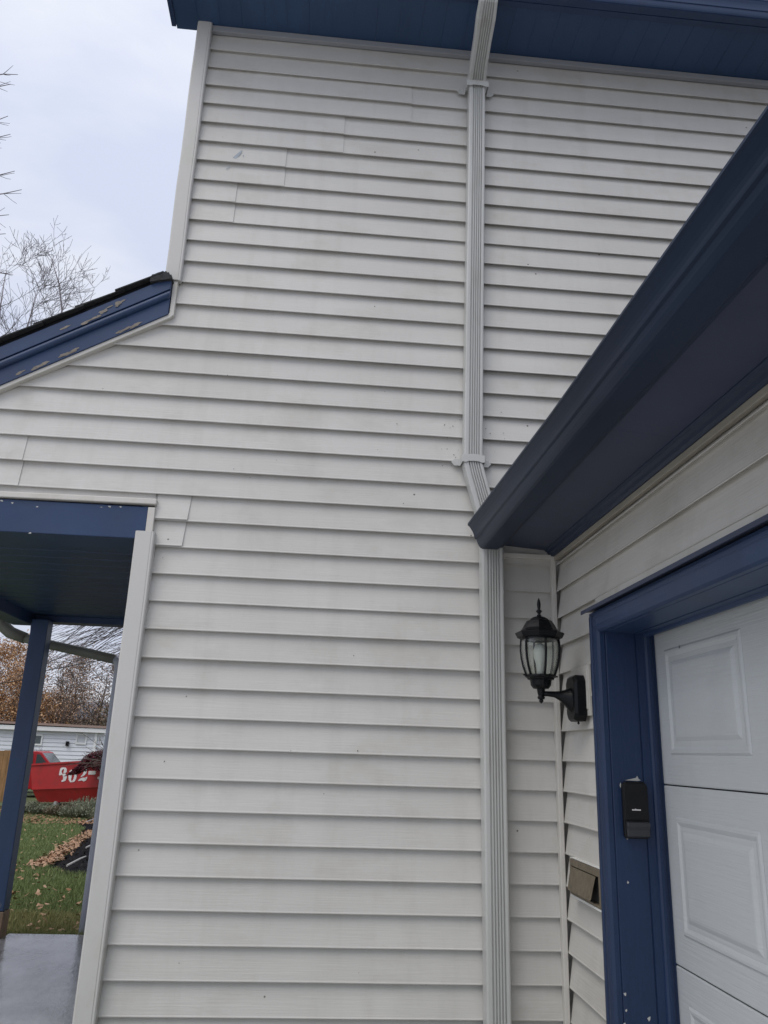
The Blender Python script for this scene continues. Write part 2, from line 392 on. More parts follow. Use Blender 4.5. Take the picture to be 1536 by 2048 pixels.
for i in range(16):
    y0 = .185+i*.133
    mb = MB(); mb.prism([(-1.80, y0+.003, -2.262), (-1.80, y0+.006, -2.268), (-1.80, y0+.127, -2.268), (-1.80, y0+.130, -2.262), (-1.80, y0+.130, -2.250), (-1.80, y0+.003, -2.250)], (1.08, 0, 0))
    fixn(mb.build('ceiling_board', m_blue, porch))
mb = MB(); mb.box((-1.81, .18, -2.25), (-.70, 2.3, -2.235)); mb.build('ceiling', m_black, porch)
m_postp = mat('post_paint', (.028, .056, .130), .45, .15, (8, 8, 2), .15, (60, 60, 20), wear=(.24, .22, .20), wear_t=.665, wear_s=(45, 45, 7), spec=.4)
post = MB(); post.box((-1.785, 2.20, -3.96), (-1.683, 2.30, -2.305)); pst = post.build('post', m_postp, porch, bevel=.004)
mb = MB(); mb.box((-1.790, 2.196, -4.6), (-1.679, 2.304, -3.962)); mb.build('post_base', m_rust, pst, bevel=.004)
# porch roof body, rake board with bead, shingle edge
def rk(x, zr): return zr + RK*(x+.66)
def strip(name, za, zb, ya, yb, m, par, x0=-2.25, x1=-.672, bevel=.002):
    mb = MB(); mb.prism([(x0, ya, rk(x0, za)), (x1, ya, rk(x1, za)), (x1, ya, rk(x1, zb)), (x0, ya, rk(x0, zb))], (0, yb-ya, 0))
    return fixn(mb.build(name, m, par, bevel=bevel))
rake = strip('rake_board', -1.378, -1.300, -.024, .02, m_blue, porch)
mb = MB()
n = 10; rings = []
for x in (-2.25, -.672):
    pr = []
    for q in range(n+1):
        a = math.pi*(q/n)
        pr.append((x, -.026-.017*math.sin(a), rk(x, -1.292+.017*math.cos(a)+.002)))
    rings.append(pr+[(x, 0, rk(x, -1.31)), (x, 0, rk(x, -1.27))])
mb.sweep(rings); fixn(mb.build('rake_moulding', m_blue, rake, smooth=False))
rfas = strip('rake_fascia', -1.272, -1.212, -.040, .02, m_blue, porch)
m_bare = mat('weathered_bare_wood', (.22, .195, .165), .85, .25, (30, 30, 60), .3, (90, 90, 90))
random.seed(4)
def ragged(x0, x1, zc, hh, y, n, par):
    for q in range(n):
        x = random.uniform(x0, x1); c_ = zc+random.uniform(-hh, hh)*.7; w = random.uniform(.006, .022); h = random.uniform(.003, .009)
        P_ = []
        for j in range(9):
            a = j*2*math.pi/9; k_ = random.uniform(.55, 1.15); P_.append((x+w*k_*math.cos(a), y, rk(x+w*k_*math.cos(a), c_+h*k_*math.sin(a))))
        c = MB(); c.add([(p_[0], p_[1]-.00025*q, p_[2]) for p_ in P_], [tuple(range(9))]); c.build('bare_patch', m_bare, par)
ragged(-.985, -.925, -1.262, .006, -.0408, 5, rfas); ragged(-.935, -.835, -1.244, .008, -.0410, 9, rfas); ragged(-1.07, -1.05, -1.25, .003, -.0408, 1, rfas); ragged(-.87, -.84, -1.235, .006, -.0412, 2, rfas)
ragged(-.90, -.78, -1.366, .004, -.0248, 7, rake); ragged(-1.07, -.98, -1.366, .006, -.0248, 6, rake); ragged(-1.15, -1.11, -1.364, .006, -.0248, 3, rake); ragged(-1.23, -1.19, -1.362, .006, -.0248, 2, rake)

mb = MB(); mb.prism([(-2.30, -.03, rk(-2.30, -1.212)), (-.69, -.03, rk(-.69, -1.212)), (-.69, -.03, rk(-.69, -1.19)), (-2.30, -.03, rk(-2.30, -1.19))], (0, 2.6, 0)); fixn(mb.build('roof_deck', m_black, porch))
i = 0; x = -2.32
while x < -.75:       # shingle courses seen end on
    w = .145; x2 = min(x+w, -.715)
    zt = .006+.002*(i % 2); j = random.uniform(-.006, .004)
    mb = MB(); mb.prism([(x-.012, -.052+j, rk(x, -1.190)), (x2+.02, -.052+j, rk(x2+.02, -1.190)), (x2+.02, -.052+j, rk(x2+.02, -1.186)), (x-.012, -.052+j, rk(x, -1.190)+zt)], (0, 2.64, 0))
    fixn(mb.build('shingle', m_shingle, porch)); x = x2; i += 1
mb = MB()   # ragged torn shingle end against the corner trim
edge = [(-.752, -.012), (-.746, .000), (-.738, .002), (-.726, .010), (-.716, .014), (-.706, .020), (-.700, .016), (-.694, .021), (-.688, .014), (-.682, .016), (-.676, .004), (-.671, .006), (-.666, -.006)]
mb.prism([(x, -.056, rk(-.70, -1.205)+h) for x, h in edge]+[(-.666, -.056, -1.240), (-.752, -.056, -1.262)], (0, .08, 0))
tag(fixn(mb.build('shingle', m_shingle, porch)), 'torn shingle end against the corner trim')

# porch drain with swan neck
dr = MB()
pts = [(-2.10, 2.47, -2.16), (-2.095, 2.47, -2.24), (-2.06, 2.47, -2.315), (-2.0, 2.47, -2.362), (-1.90, 2.465, -2.395), (-1.73, 2.46, -2.432), (-1.5, 2.455, -2.472), (-1.315, 2.45, -2.508)]
drain = empty('drain_pipe', (-1.3, 2.45, -4.1), 'weathered grey drain pipe with an elbow slanting under the far side of the porch', 'drain pipe')
def rib_tube(pts, w, h, name, m, par, k=10):
    mb = MB(); mb.tube(pts, w, k); return fixn(mb.build(name, m, par, smooth=True))
rib_tube(pts[:5], [.040, .040, .041, .040, .037], 0, 'elbow', m_pipe, drain)
rib_tube(pts[4:], .031, 0, 'pipe', m_pipe, drain)
rib_tube([(-1.315, 2.45, -2.508), (-1.288, 2.45, -2.53), (-1.280, 2.45, -2.57), (-1.283, 2.45, -3.1), (-1.29, 2.45, -4.15)], .026, 0, 'pipe', mat('pale_drain_pipe', (.50, .52, .60), .6, .1), drain)

# ------------------------------------------------------------------ downspouts
def dprof(w, dp, ribs=5):
    """closed outline (x, y) centred in x, back at y=0, front at -dp with ribs"""
    h = w/2; r = .006; P = [(-h, 0), (-h, -dp+r), (-h+r*.3, -dp+r*.3), (-h+r, -dp)]
    a = -h+w*.26; b_ = h-w*.12; st = (b_-a)/(ribs*2)
    P.append((a-.002, -dp))
    for i in range(ribs):
        x0 = a+i*2*st
        P += [(x0, -dp+.0075), (x0+st*.7, -dp+.0075), (x0+st, -dp), (x0+st*1.8, -dp)]
    P += [(h-r, -dp), (h-r*.3, -dp+r*.3), (h, -dp+r), (h, 0)]
    return P
def spout(path, w, dp, name, par, m=m_spout, ws=None):
    """path: (x, y_back, z, tiltvec) ; profile plane follows the path"""
    P = dprof(w, dp); rings = []
    pts = [Vector(p) for p in path]
    for i, p in enumerate(pts):
        d_ = (pts[min(i+1, len(pts)-1)]-pts[max(i-1, 0)]).normalized()   # downward
        X = Vector((1, 0, 0)); X = (X-d_*X.dot(d_)).normalized(); Y = X.cross(d_)
        if Y.y < 0: Y = -Y
        k_ = ws[i] if ws else 1.0
        rings.append([p+X*a*k_+Y*b_*k_ for a, b_ in P])
    mb = MB(); mb.sweep(rings); return fixn(mb.build(name, m, par))
ds = empty('downspout', (.585, -.03, -2.2), 'long pale ribbed downspout running from the upper eave to the garage gutter', 'downspout')
spout([(.5825, -.006, -.105), (.577, -.006, -.6), (.570, -.006, -1.2), (.5625, -.006, -1.93)], .0745, .046, 'pipe', ds)
top = spout([(.573, -.34, .16), (.573, -.335, .105), (.573, -.315, .068), (.5735, -.27, .044), (.575, -.19, .010), (.577, -.09, -.03), (.580, -.035, -.055), (.582, -.012, -.085), (.5825, -.006, -.115)], .078, .05, 'elbow', ds, ws=[1, 1.04, .985, 1.05, .99, 1.0, 1.05, .98, 1.05, 1.0][:9])
spout([(.5625, -.006, -1.90), (.563, -.006, -1.955), (.572, -.006, -1.995), (.600, -.006, -2.10), (.626, -.008, -2.205), (.631, -.010, -2.26)], .0745, .047, 'elbow', ds)
def strap(x, z, par, w=.088, t=.055):
    mb = MB(); h = .014
    for s_ in (-1, 1):
        xa = x+s_*w/2; xe = x+s_*(w/2+.036)
        mb.prism([(xa, -.002, z-h), (xa, -.002, z+h), (xe-s_*.012, -.002, z+h), (xe, -.002, z), (xe-s_*.012, -.002, z-h)], (0, -.0035, 0))
        mb.box((xa-.0012, -t, z-h), (xa+.0012, -.002, z+h))
    mb.prism([(x-w/2, -t, z-h), (x-w/2+.015, -t, z-h-.002), (x-.02, -t, z-h+.003), (x, -t, z-h+.004), (x+.02, -t, z-h+.003), (x+w/2-.01, -t, z-h-.002), (x+w/2, -t, z-h),
              (x+w/2, -t, z+h), (x+.02, -t, z+h+.004), (x, -t, z+h+.005), (x-.02, -t, z+h+.004), (x-w/2, -t, z+h)], (0, -.0025, 0))
    return fixn(mb.build('strap', m_spout, par, bevel=.0008))
strap(.5825, -.112, ds, .100, .060); strap(.5625, -1.936, ds)
dl = empty('downspout', (.634, -.03, -4.6), 'pale ribbed downspout below the gutter end beside the wall lantern', 'downspout')
spout([(.631, -.010, -2.20), (.634, -.008, -3.0), (.641, -.008, -4.0), (.646, -.008, -4.55)], .080, .062, 'pipe', dl)

# ------------------------------------------------------------------ garage
garage = empty('garage', (1.6, -2.2, -4.6), 'garage wing of off white siding with navy eave gutter at the right', 'garage')
mb = MB(); mb.box((.905, -.41, -4.6), (4.2, -.002, -2.31)); mb.box((.905, -4.4, -2.57), (4.2, -.41, -2.31))
mb.box((.905, -4.4, -4.6), (1.02, -3.3, -2.575))
gw = mb.build('garage_wall', m_siding2, garage)
def place2(a, d_, z): return (.886+d_, -a, z)
for k0 in range(21, 46, 2):
    if k0 < 25:
        mb = MB()
        for kk in (k0, k0+1):
            zt, zb = -kk*K, -(kk+1)*K
            if zb > -2.30: continue
            course(mb, min(zt, -2.315), zb, lambda z: .016, lambda z: 4.4, place2, k0*2.2+kk)
        mb.build('siding_panel', m_siding2, gw)
    else:
        mb = MB()
        for kk in (k0, k0+1): course(mb, -kk*K, -(kk+1)*K, lambda z: .016, lambda z: .420, place2, k0*2.2+kk)
        mb.build('siding_panel', m_siding2, gw)
mb = MB(); mb.box((.8885, -4.4, -2.578), (.905, -.421, -2.537)); mb.build('siding_strip', m_jch, gw, bevel=.002)
mb = MB(); mb.box((.880, -.350, -2.905), (.8895, -.175, -2.742)); mb.box((.877, -.342, -2.885), (.881, -.19, -2.752)); mb.build('mounting_block', m_jch, gw, bevel=.003)
# white bead and brown channel under the soffit
mb = MB(); mb.box((.880, -4.4, -2.319), (.897, -.018, -2.300)); mb.build('channel', mat('stained_channel', (.36, .33, .28), .6, .15, (8, 4, 8)), garage, bevel=.002)
# bed moulding
mb = MB(); mb.sweep([[(x, y, z) for x, z in ((.886, -2.302), (.874, -2.302), (.870, -2.294), (.860, -2.290), (.856, -2.282), (.848, -2.278), (.846, -2.268), (.886, -2.268))] for y in (-4.4, -.004)]); fixn(mb.build('bed_moulding', mat('dark_blue_moulding', (.014, .027, .062), .45, .1), garage))
# soffit panels
for i in range(4):
    y1 = -.004-i*1.1483
    mb = MB(); mb.prism([(.655, y1, -2.262), (.846, y1, -2.275), (.886, y1, -2.275), (.886, y1, -2.255), (.655, y1, -2.245)], (0, -1.148, 0)); fixn(mb.build('soffit_panel', m_gsoffit, garage))
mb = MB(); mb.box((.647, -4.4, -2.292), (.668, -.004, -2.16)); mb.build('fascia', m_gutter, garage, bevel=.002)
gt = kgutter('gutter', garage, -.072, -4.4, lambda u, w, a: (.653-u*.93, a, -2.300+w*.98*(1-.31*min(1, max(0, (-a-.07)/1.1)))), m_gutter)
mb = MB(); mb.prism([(.60, -4.45, -2.205), (3.4, -4.45, -.65), (3.4, -4.45, -.61), (.57, -4.45, -2.19)], (0, 4.43, 0)); fixn(mb.build('roof', m_shingle, garage))
# splinter of bare wood at soffit end
mb = MB(); mb.prism([(.660, -.012, -2.300), (.674, -.012, -2.290), (.680, -.012, -2.284), (.668, -.012, -2.302)], (0, -.02, 0)); fixn(mb.build('wood_splinter', m_rust, garage))
# door casing: head and left side, moulded jamb
XF, XD = .866, 1.052
cas = empty('door_casing', (.95, -.45, -4.6), 'navy moulded casing around the garage door with chipped paint', 'door frame')
def jamb_prof():
    # (x, y): outer face then returning towards the door
    return [(.905, -.414), (XF+.004, -.414), (XF, -.418), (XF, -.428), (XF+.003, -.431), (XF+.002, -.452), (XF+.006, -.468), (XF+.014, -.474), (XF+.028, -.474), (XF+.031, -.471), (XF+.034, -.474),
            (.990, -.474), (.991, -.471), (.994, -.471), (.995, -.476), (1.018, -.476), (1.020, -.481), (1.026, -.484), (1.034, -.4845), (1.042, -.482), (1.046, -.476), (XD, -.474), (1.09, -.474), (1.09, -.43), (.905, -.43)]
P = jamb_prof()
mb = MB(); mb.sweep([[(x, y, z) for x, y in P] for z in (-4.6, -3.9, -3.3, -2.602)]); cj = fixn(mb.build('side_jamb', m_chip, cas))
chips = [(.903, -3.66, .004), (.904, -3.70, .003), (.897, -3.735, .004), (.905, -3.775, .006), (.896, -3.80, .003), (.905, -3.79, .004), (.968, -3.72, .0045), (.985, -3.745, .004), (.993, -3.747, .0025), (.928, -3.375, .0025)]
for x, z, r in chips:
    pts = [(x+r*(1+.4*math.sin(3*q+x*90))*math.cos(q*.9), -.4755, z+r*1.3*(1+.4*math.cos(2*q+z*31))*math.sin(q*.9)) for q in range(7)]
    c = MB(); c.add(pts, [tuple(range(7))]); c.build('paint_chip', m_chips, cj)
for pl in ([(.935, -3.096), (.948, -3.093), (.958, -3.091), (.970, -3.088), (.974, -3.082), (.977, -3.090), (.984, -3.095), (.975, -3.097)], [(.918, -3.112), (.921, -3.102), (.924, -3.112), (.921, -3.118)], [(.929, -3.255), (.934, -3.252), (.938, -3.257), (.933, -3.261)]):
    c = MB(); c.add([(x, -.4757, z) for x, z in pl], [tuple(range(len(pl)))]); c.build('paint_chip', m_chips, cj)
# head: same moulding turned to run along y
ZH = -2.655
def head(x, y): return (x, ZH+( y+.474))     # y of jamb becomes height
mb = MB(); mb.sweep([[(x, yy, ZH-(y+.474)*-1 if False else ZH+(y+.474)) for x, y in [(x, y+.0) for x, y in P]] for yy in (-4.4, -.4722)]); 
hd = fixn(mb.build('head_casing', m_blue, cas))
# drip cap over the head
mb = MB(); mb.prism([(.905, -4.4, -2.574), (.846, -4.4, -2.580), (.845, -4.4, -2.592), (.848, -4.4, -2.592), (.849, -4.4, -2.585), (.905, -4.4, -2.580)], (0, 3.998, 0)); fixn(mb.build('drip_cap', m_gsoffit, cas))
# head fill between casing top and moulding
mb = MB(); mb.box((XF+.0025, -4.4, -2.601), (.905, -.416, -2.5905)); mb.build('head_board', m_blue, cas)

# garage door sections with raised panels
gd = empty('garage_door', (XD, -2.0, -4.6), 'white wood grain sectional garage door with raised panels inside the navy casing', 'garage door')
edges = [-2.628, -3.105, -3.585, -4.065, -4.545]
DX = 1.056
for i in range(4):
    zt, zb = edges[i]-.002, edges[i+1]+.002
    mb = MB(); mb.sweep([[(DX+.002, y, zt), (DX, y, zt-.003), (DX, y, zb+.003), (DX+.002, y, zb), (DX+.04, y, zb), (DX+.04, y, zt)] for y in (-4.2, -.455)])
    sec = fixn(mb.build('door_section', m_door, gd))
    ya = -.542
    while ya > -3.6:
        yb = ya-.452; zu, zl = zt-.083, zb+.083
        # stamped frame: proud rim, sunk channel, raised field
        mb = MB()
        def rect(ins, x): return [(x, ya-ins, zu-ins), (x, yb+ins, zu-ins), (x, yb+ins, zl+ins), (x, ya-ins, zl+ins)]
        rr = [rect(0, DX-.0004), rect(.006, DX-.0045), rect(.013, DX-.0048), rect(.024, DX-.0006), rect(.038, DX-.0012), rect(.050, DX-.0060), rect(.056, DX-.0068)]
        mb.sweep(rr, True, False); n0 = len(mb.v)-4; mb.f.append((n0, n0+1, n0+2, n0+3))
        fixn(mb.build('raised_panel', m_door, sec))
        ya = yb-.185
mb = MB(); mb.box((DX+.006, -4.2, -4.6), (DX+.05, -.46, -2.6)); mb.build('seal', m_gap, gd)
c = MB(); c.add([(DX-.0085, -.660, -2.716), (DX-.0085, -.664, -2.712), (DX-.0085, -.666, -2.722), (DX-.0085, -.661, -2.724)], [(0, 1, 2, 3)]); c.build('dirt_speck', m_gap, gd)

# ------------------------------------------------------------------ lantern
ln = empty('wall_lantern', (.886, -.28, -2.85), 'black outdoor wall lantern with clear curved glass mounted beside the garage door', 'wall lamp')
f_ = (2.9046-.28)/(2.9046-.235)
def lz(z): return -3.0462+(z+3.0462)*f_
AX = (.742, -.28)
lath = lambda prof, k=24, rot=0.0: MB().lathe(AX, [(r*f_, lz(z)) for r, z in prof], k, rot)
fixn(lath([(.0005, -2.508), (.0045, -2.518), (.0068, -2.530), (.0055, -2.543), (.0045, -2.548), (.0075, -2.551), (.0110, -2.556), (.0060, -2.561), (.0050, -2.566), (.0085, -2.569), (.0060, -2.574)], 14).build('finial', m_black, ln, smooth=True))
fixn(lath([(.006, -2.572), (.020, -2.576), (.030, -2.582), (.031, -2.586), (.026, -2.588)], 20).build('cap', m_black, ln, smooth=True))
fixn(lath([(.030, -2.585), (.043, -2.589), (.052, -2.603), (.059, -2.616), (.067, -2.625), (.080, -2.629), (.084, -2.632), (.076, -2.648), (.070, -2.650), (.066, -2.642), (.02, -2.642)], 8, math.pi/8+.1).build('hood', m_black, ln, bevel=.0012))
gp = [(.0635, -2.648), (.0660, -2.668), (.0665, -2.690), (.0640, -2.715), (.0585, -2.742), (.0510, -2.764), (.0460, -2.776)]
NR = 6
for j in range(NR):
    a0 = 2*math.pi*j/NR+.547; a1 = a0+2*math.pi/NR
    mb = MB(); rings = []
    for r, z in gp:
        ring = []
        for rr_ in (r-.003, r-.0055):
            for q in range(5):
                a = a0+(a1-a0)*(q if rr_ == r-.003 else 4-q)/4
                ring.append((AX[0]+rr_*f_*math.cos(a), AX[1]+rr_*f_*math.sin(a), lz(z)))
        rings.append(ring)
    mb.sweep(rings); fixn(mb.build('glass_pane', m_glass, ln, smooth=False))
    mb = MB(); mb.tube([(AX[0]+r*f_*math.cos(a0), AX[1]+r*f_*math.sin(a0), lz(z)) for r, z in gp], .0040, 6); fixn(mb.build('rib', m_black, ln, smooth=True))
fixn(lath([(.0640, -2.645), (.0668, -2.648), (.0668, -2.654), (.0620, -2.655), (.0610, -2.650)], 24).build('rim', m_black, ln))
fixn(lath([(.040, -2.772), (.052, -2.773), (.053, -2.778), (.046, -2.782), (.044, -2.787), (.036, -2.789), (.034, -2.806), (.026, -2.817), (.014, -2.818), (.012, -2.832), (.0095, -2.840), (.0125, -2.845), (.0115, -2.851), (.006, -2.853), (.008, -2.858), (.001, -2.866)], 16).build('lower_cup', m_black, ln, smooth=False))
for j in range(4):
    a = j*math.pi/2+.2
    mb = MB(); p0 = Vector((AX[0]+.046*math.cos(a), AX[1]+.046*math.sin(a), lz(-2.776))); p1 = Vector((AX[0]+.062*math.cos(a), AX[1]+.062*math.sin(a), lz(-2.774)))
    mb.tube([p0, p1], [.002, .0028], 6); fixn(mb.build('thumbscrew', m_black, ln))
fixn(lath([(.006, -2.665), (.016, -2.672), (.0235, -2.690), (.022, -2.712), (.015, -2.735), (.013, -2.760), (.013, -2.775)], 16).build('bulb', m_bulb, ln, smooth=True))
# arm flares into the plate
mb = MB(); rings = []
for s_, x in enumerate((.748, .765, .785, .803, .820, .836, .850)):
    h = [.0085, .0085, .010, .015, .024, .038, .048][s_]; w = [.0085, .0085, .009, .012, .018, .028, .036][s_]; zc = lz([-2.833, -2.833, -2.834, -2.838, -2.843, -2.850, -2.853][s_])
    rings.append([(x, -.28+w*math.cos(a*math.pi/8), zc+h*math.sin(a*math.pi/8)) for a in range(16)])
mb.sweep(rings); fixn(mb.build('arm', m_black, ln, smooth=True))
def octo(x, hw, z0, z1, c): return [(x, -.28-hw, z0+c), (x, -.28-hw, z1-c), (x, -.28-hw+c*.8, z1), (x, -.28+hw-c*.8, z1), (x, -.28+hw, z1-c), (x, -.28+hw, z0+c), (x, -.28+hw-c*.8, z0), (x, -.28-hw+c*.8, z0)]
mb = MB(); mb.sweep([octo(.879, .050, -2.922, -2.775, .020), octo(.850, .050, -2.922, -2.775, .020), octo(.840, .043, -2.915, -2.782, .018)]); fixn(mb.build('back_plate', m_black, ln, bevel=.002))
mb = MB(); mb.lathe((.858, -.30), [(.003, -2.921), (.004, -2.930), (.001, -2.932)], 8); mb.build('screw', m_black, ln)

# ------------------------------------------------------------------ keypad
kp = empty('keypad', (.96, -.476, -3.18), 'black keypad door opener with a sliding cover on the navy door frame', 'keypad')
mb = MB(); mb.prism([(.921, -.4762, -3.108), (.930, -.4762, -3.099), (.990, -.4762, -3.099), (.998, -.4762, -3.112), (.998, -.4762, -3.252), (.990, -.4762, -3.257), (.926, -.4762, -3.257), (.921, -.4762, -3.250)], (0, -.014, 0)); fixn(mb.build('housing', m_plastic, kp, bevel=.003))
mb = MB(); mb.prism([(.923, -.4902, -3.110), (.931, -.4902, -3.103), (.988, -.4902, -3.103), (.995, -.4902, -3.113), (.995, -.4902, -3.206), (.923, -.4902, -3.206)], (0, -.006, 0)); cov = fixn(mb.build('cover', m_plastic, kp, bevel=.002))
mb = MB(); mb.sweep([[(x, -.490, -3.209), (x, -.503, -3.212), (x, -.505, -3.222), (x, -.499, -3.232), (x, -.499, -3.250), (x, -.490, -3.254)] for x in (.926, .994)]); fixn(mb.build('grip', mat('worn_black_plastic', (.03, .031, .036), .4, .2), kp, bevel=.002))
mb = MB(); x = .9445
for w_, h_ in ((.0022, .0034), (.0022, .0034), (.0024, .0034), (.0016, .0050), (.0020, .0042), (.0024, .0034), (.0024, .0034), (.0020, .0034), (.0022, .0034)):
    mb.box((x, -.4970, -3.1790), (x+w_, -.4962, -3.1790+h_)); x += w_+.0008
mb.build('printed_mark', m_white, cov)

# ------------------------------------------------------------------ brown flap vent
vt = empty('wall_vent', (.88, -.27, -3.40), 'brown metal wall vent with a tilted flap low on the garage siding', 'vent')
def vp(x, y, z): return (x, y, z)
mb = MB()
F = [(.874, -.118, -3.352), (.874, -.412, -3.352), (.874, -.412, -3.462), (.874, -.118, -3.462)]
mb.prism([(.868, -.122, -3.354), (.868, -.410, -3.354), (.868, -.410, -3.374), (.868, -.122, -3.374)], (.016, 0, 0))
mb.prism([(.868, -.122, -3.374), (.868, -.134, -3.374), (.868, -.134, -3.460), (.868, -.122, -3.460)], (.016, 0, 0))
mb.prism([(.868, -.396, -3.374), (.868, -.410, -3.374), (.868, -.410, -3.460), (.868, -.396, -3.460)], (.016, 0, 0))
mb.prism([(.868, -.134, -3.452), (.868, -.396, -3.452), (.868, -.396, -3.460), (.868, -.134, -3.460)], (.016, 0, 0))
fixn(mb.build('frame', m_bronze, vt, bevel=.001))
mb = MB(); mb.prism([(.866, -.137, -3.376), (.866, -.372, -3.376), (.851, -.366, -3.440), (.852, -.355, -3.446), (.853, -.137, -3.446)], (.003, 0, 0)); fixn(mb.build('flap', m_bronze, vt, bevel=.001))
mb = MB(); mb.box((.8795, -.396, -3.452), (.8835, -.134, -3.374)); mb.build('opening', m_gap, vt)
mb = MB(); mb.box((.870, -.118, -3.468), (.889, -.414, -3.461)); mb.box((.874, -.414, -3.468), (.889, -.411, -3.350)); mb.box((.874, -.121, -3.353), (.889, -.411, -3.3495)); mb.box((.872, -.1215, -3.461), (.889, -.117, -3.35)); mb.build('caulk', m_caulk, vt, bevel=.001)

# marks on the siding
mb = MB()
def dec(x, z, dy=.0): return (x, .0015+dy, z)
mb.add([(-.487, -.0005, -.585), (-.468, .0015, -.558), (-.449, .0042, -.533), (-.453, .0028, -.552), (-.460, .0015, -.572), (-.474, .0002, -.590)], [(0, 1, 2, 3, 4, 5)])
mb.add([(-.512, .0050, -.640), (-.496, .0072, -.622), (-.494, .0068, -.625), (-.508, .0046, -.643)], [(0, 1, 2, 3)])
mb.add([(-.446, .0015, -.567), (-.440, .0017, -.562), (-.441, .001, -.575)], [(0, 1, 2)])
sc_ = mb.build('scuff', m_scuff, side_wall)
random.seed(5)
for q in range(46):
    if q < 16: x = random.uniform(.44, .52); z = random.uniform(-1.95, -1.72)
    elif q < 26: x = random.uniform(.61, .70); z = random.uniform(-1.96, -1.70)
    else: x = random.uniform(-.6, .5); z = random.uniform(-3.8, -1.2)
    kk = math.floor(-z/K); fr = (-z/K-kk); y = .0105*(1-fr)+.0010*fr-.0016
    r = random.uniform(.0008, .0020); el = random.uniform(1, 2.2); a = random.uniform(0, 3)
    P5 = [(x+r*el*math.cos(t_)*math.cos(a)-r*math.sin(t_)*math.sin(a), y, z+r*el*math.cos(t_)*math.sin(a)+r*math.sin(t_)*math.cos(a)) for t_ in (0, 1.2, 2.5, 3.7, 5)]
    c = MB(); c.add(P5, [(0, 1, 2, 3, 4)]); c.build('dirt_speck', m_mildew, side_wall)

# ------------------------------------------------------------------ lawn, mulch, leaves
def inpoly(x, y, P):
    c = False; n = len(P)
    for i in range(n):
        a, b_ = P[i], P[(i+1) % n]
        if (a[1] > y) != (b_[1] > y) and x < (b_[0]-a[0])*(y-a[1])/(b_[1]-a[1])+a[0]: c = not c
    return c
MUL = [(-5.66, 18.4), (-6.0, 21.0), (-5.9, 23.4), (3, 23.4), (3, 5.9), (-1.92, 5.95), (-2.174, 6.235), (-2.429, 6.25), (-2.79, 6.78), (-3.25, 9.31), (-3.9, 12.4), (-4.35, 13.9), (-4.9, 16.4)]
def surf(x, y): return gz(y) + .03*noise.noise(Vector((x*.7, y*.7, 0)))*(1 if y > 3 else 0)
mb = MB()
nx, ny = 34, 60
for j in range(ny):
    for i in range(nx):
        x = -6.2+i*.16; y = 5.9+j*.30
        if inpoly(x+.08, y+.15, MUL):
            mb.add([(x+a, y+b_, surf(x+a, y+b_)+.018) for a, b_ in ((0, 0), (.16, 0), (.16, .3), (0, .3))], [(0, 1, 2, 3)])
tag(mb.build('mulch_bed', m_mulch), kind='structure')
def quad(mb, c, s, nrm_tilt=.5, asp=.7, curl=0.3):
    a = random.uniform(0, 6.28); t1 = random.uniform(-nrm_tilt, nrm_tilt); t2 = random.uniform(-nrm_tilt, nrm_tilt)
    u = Vector((math.cos(a), math.sin(a), t1))*s; v = Vector((-math.sin(a), math.cos(a), t2))*s*asp
    c = Vector(c); w = Vector((0, 0, s*curl))
    mb.add([c-u, c-v*.8+w*.3, c+u+w, c+v+w*.2], [(0, 1, 2, 3)])
random.seed(21)
mb = MB()
for _ in range(5200):
    y = 6.0+16*random.random()**1.3; x = random.uniform(-6.2, -1.2)
    if inpoly(x, y, MUL): quad(mb, (x, y, surf(x, y)+.03), random.uniform(.012, .045), .8, .35)
tag(mb.build('mulch_chips', m_mulchc), 'black wood chips strewn over the flower bed', 'mulch', kind='stuff')
def in_view(x, y):      # wedge of lawn that the porch opening shows
    dd = y+2.9
    return -.50*dd < x < -.155*dd
random.seed(3)
def blades(n, y0, y1, h0, h1, m, name, lab, keep=lambda x, y: True, pw=1.6):
    mb = MB(); c = 0
    while c < n:
        y = y0+(y1-y0)*random.random()**pw; x = random.uniform(-.50*(y+2.9), -.155*(y+2.9))
        if inpoly(x, y, MUL) or not keep(x, y) or (x > -1.85 and y < 2.36): 
            c += .2; continue
        h = random.uniform(h0, h1)*(1+.012*y*3); a = random.uniform(0, 6.28); w = .0022*(1+.16*y)
        bx, by = math.cos(a)*w, math.sin(a)*w; lx, ly = random.uniform(-.6, .6)*h, random.uniform(-.6, .6)*h
        z = surf(x, y)-.004
        n0 = len(mb.v); mb.v += [(x-bx, y-by, z), (x+bx, y+by, z), (x+lx, y+ly, z+h)]; mb.f.append((n0, n0+1, n0+2)); c += 1
    tag(mb.build(name, m), lab, 'grass', kind='stuff')
blades(120000, 2.37, 23, .03, .06, m_grass, 'lawn_grass', 'short green lawn grass growing beyond the porch slab')
blades(26000, 2.37, 3.25, .03, .075, m_drygrass, 'dry_grass', 'dry yellowish grass along the edge of the porch slab', pw=1.0)
random.seed(8)
mb = MB(); c = 0
while c < 900:
    y = 2.5+20*random.random()**1.25; x = random.uniform(-.50*(y+2.9), -.155*(y+2.9))
    if inpoly(x, y, MUL) and random.random() < .93: continue
    if x > -1.8 and y < 2.42: continue
    dens = noise.noise(Vector((x*.9, y*.45, 5)))
    if dens < -.05 and random.random() < .75: continue
    quad(mb, (x, y, surf(x, y)+.045), random.uniform(.014, .026)*(1+.02*y), .6, .7, .5); c += 1
tag(mb.build('fallen_leaves', m_leaf), 'tan fallen leaves scattered over the green lawn', 'leaves', kind='stuff')
DR = [(-4.28, 14.6), (-3.75, 11.7), (-3.35, 9.5), (-3.06, 7.95), (-2.86, 6.75)]
mb = MB()
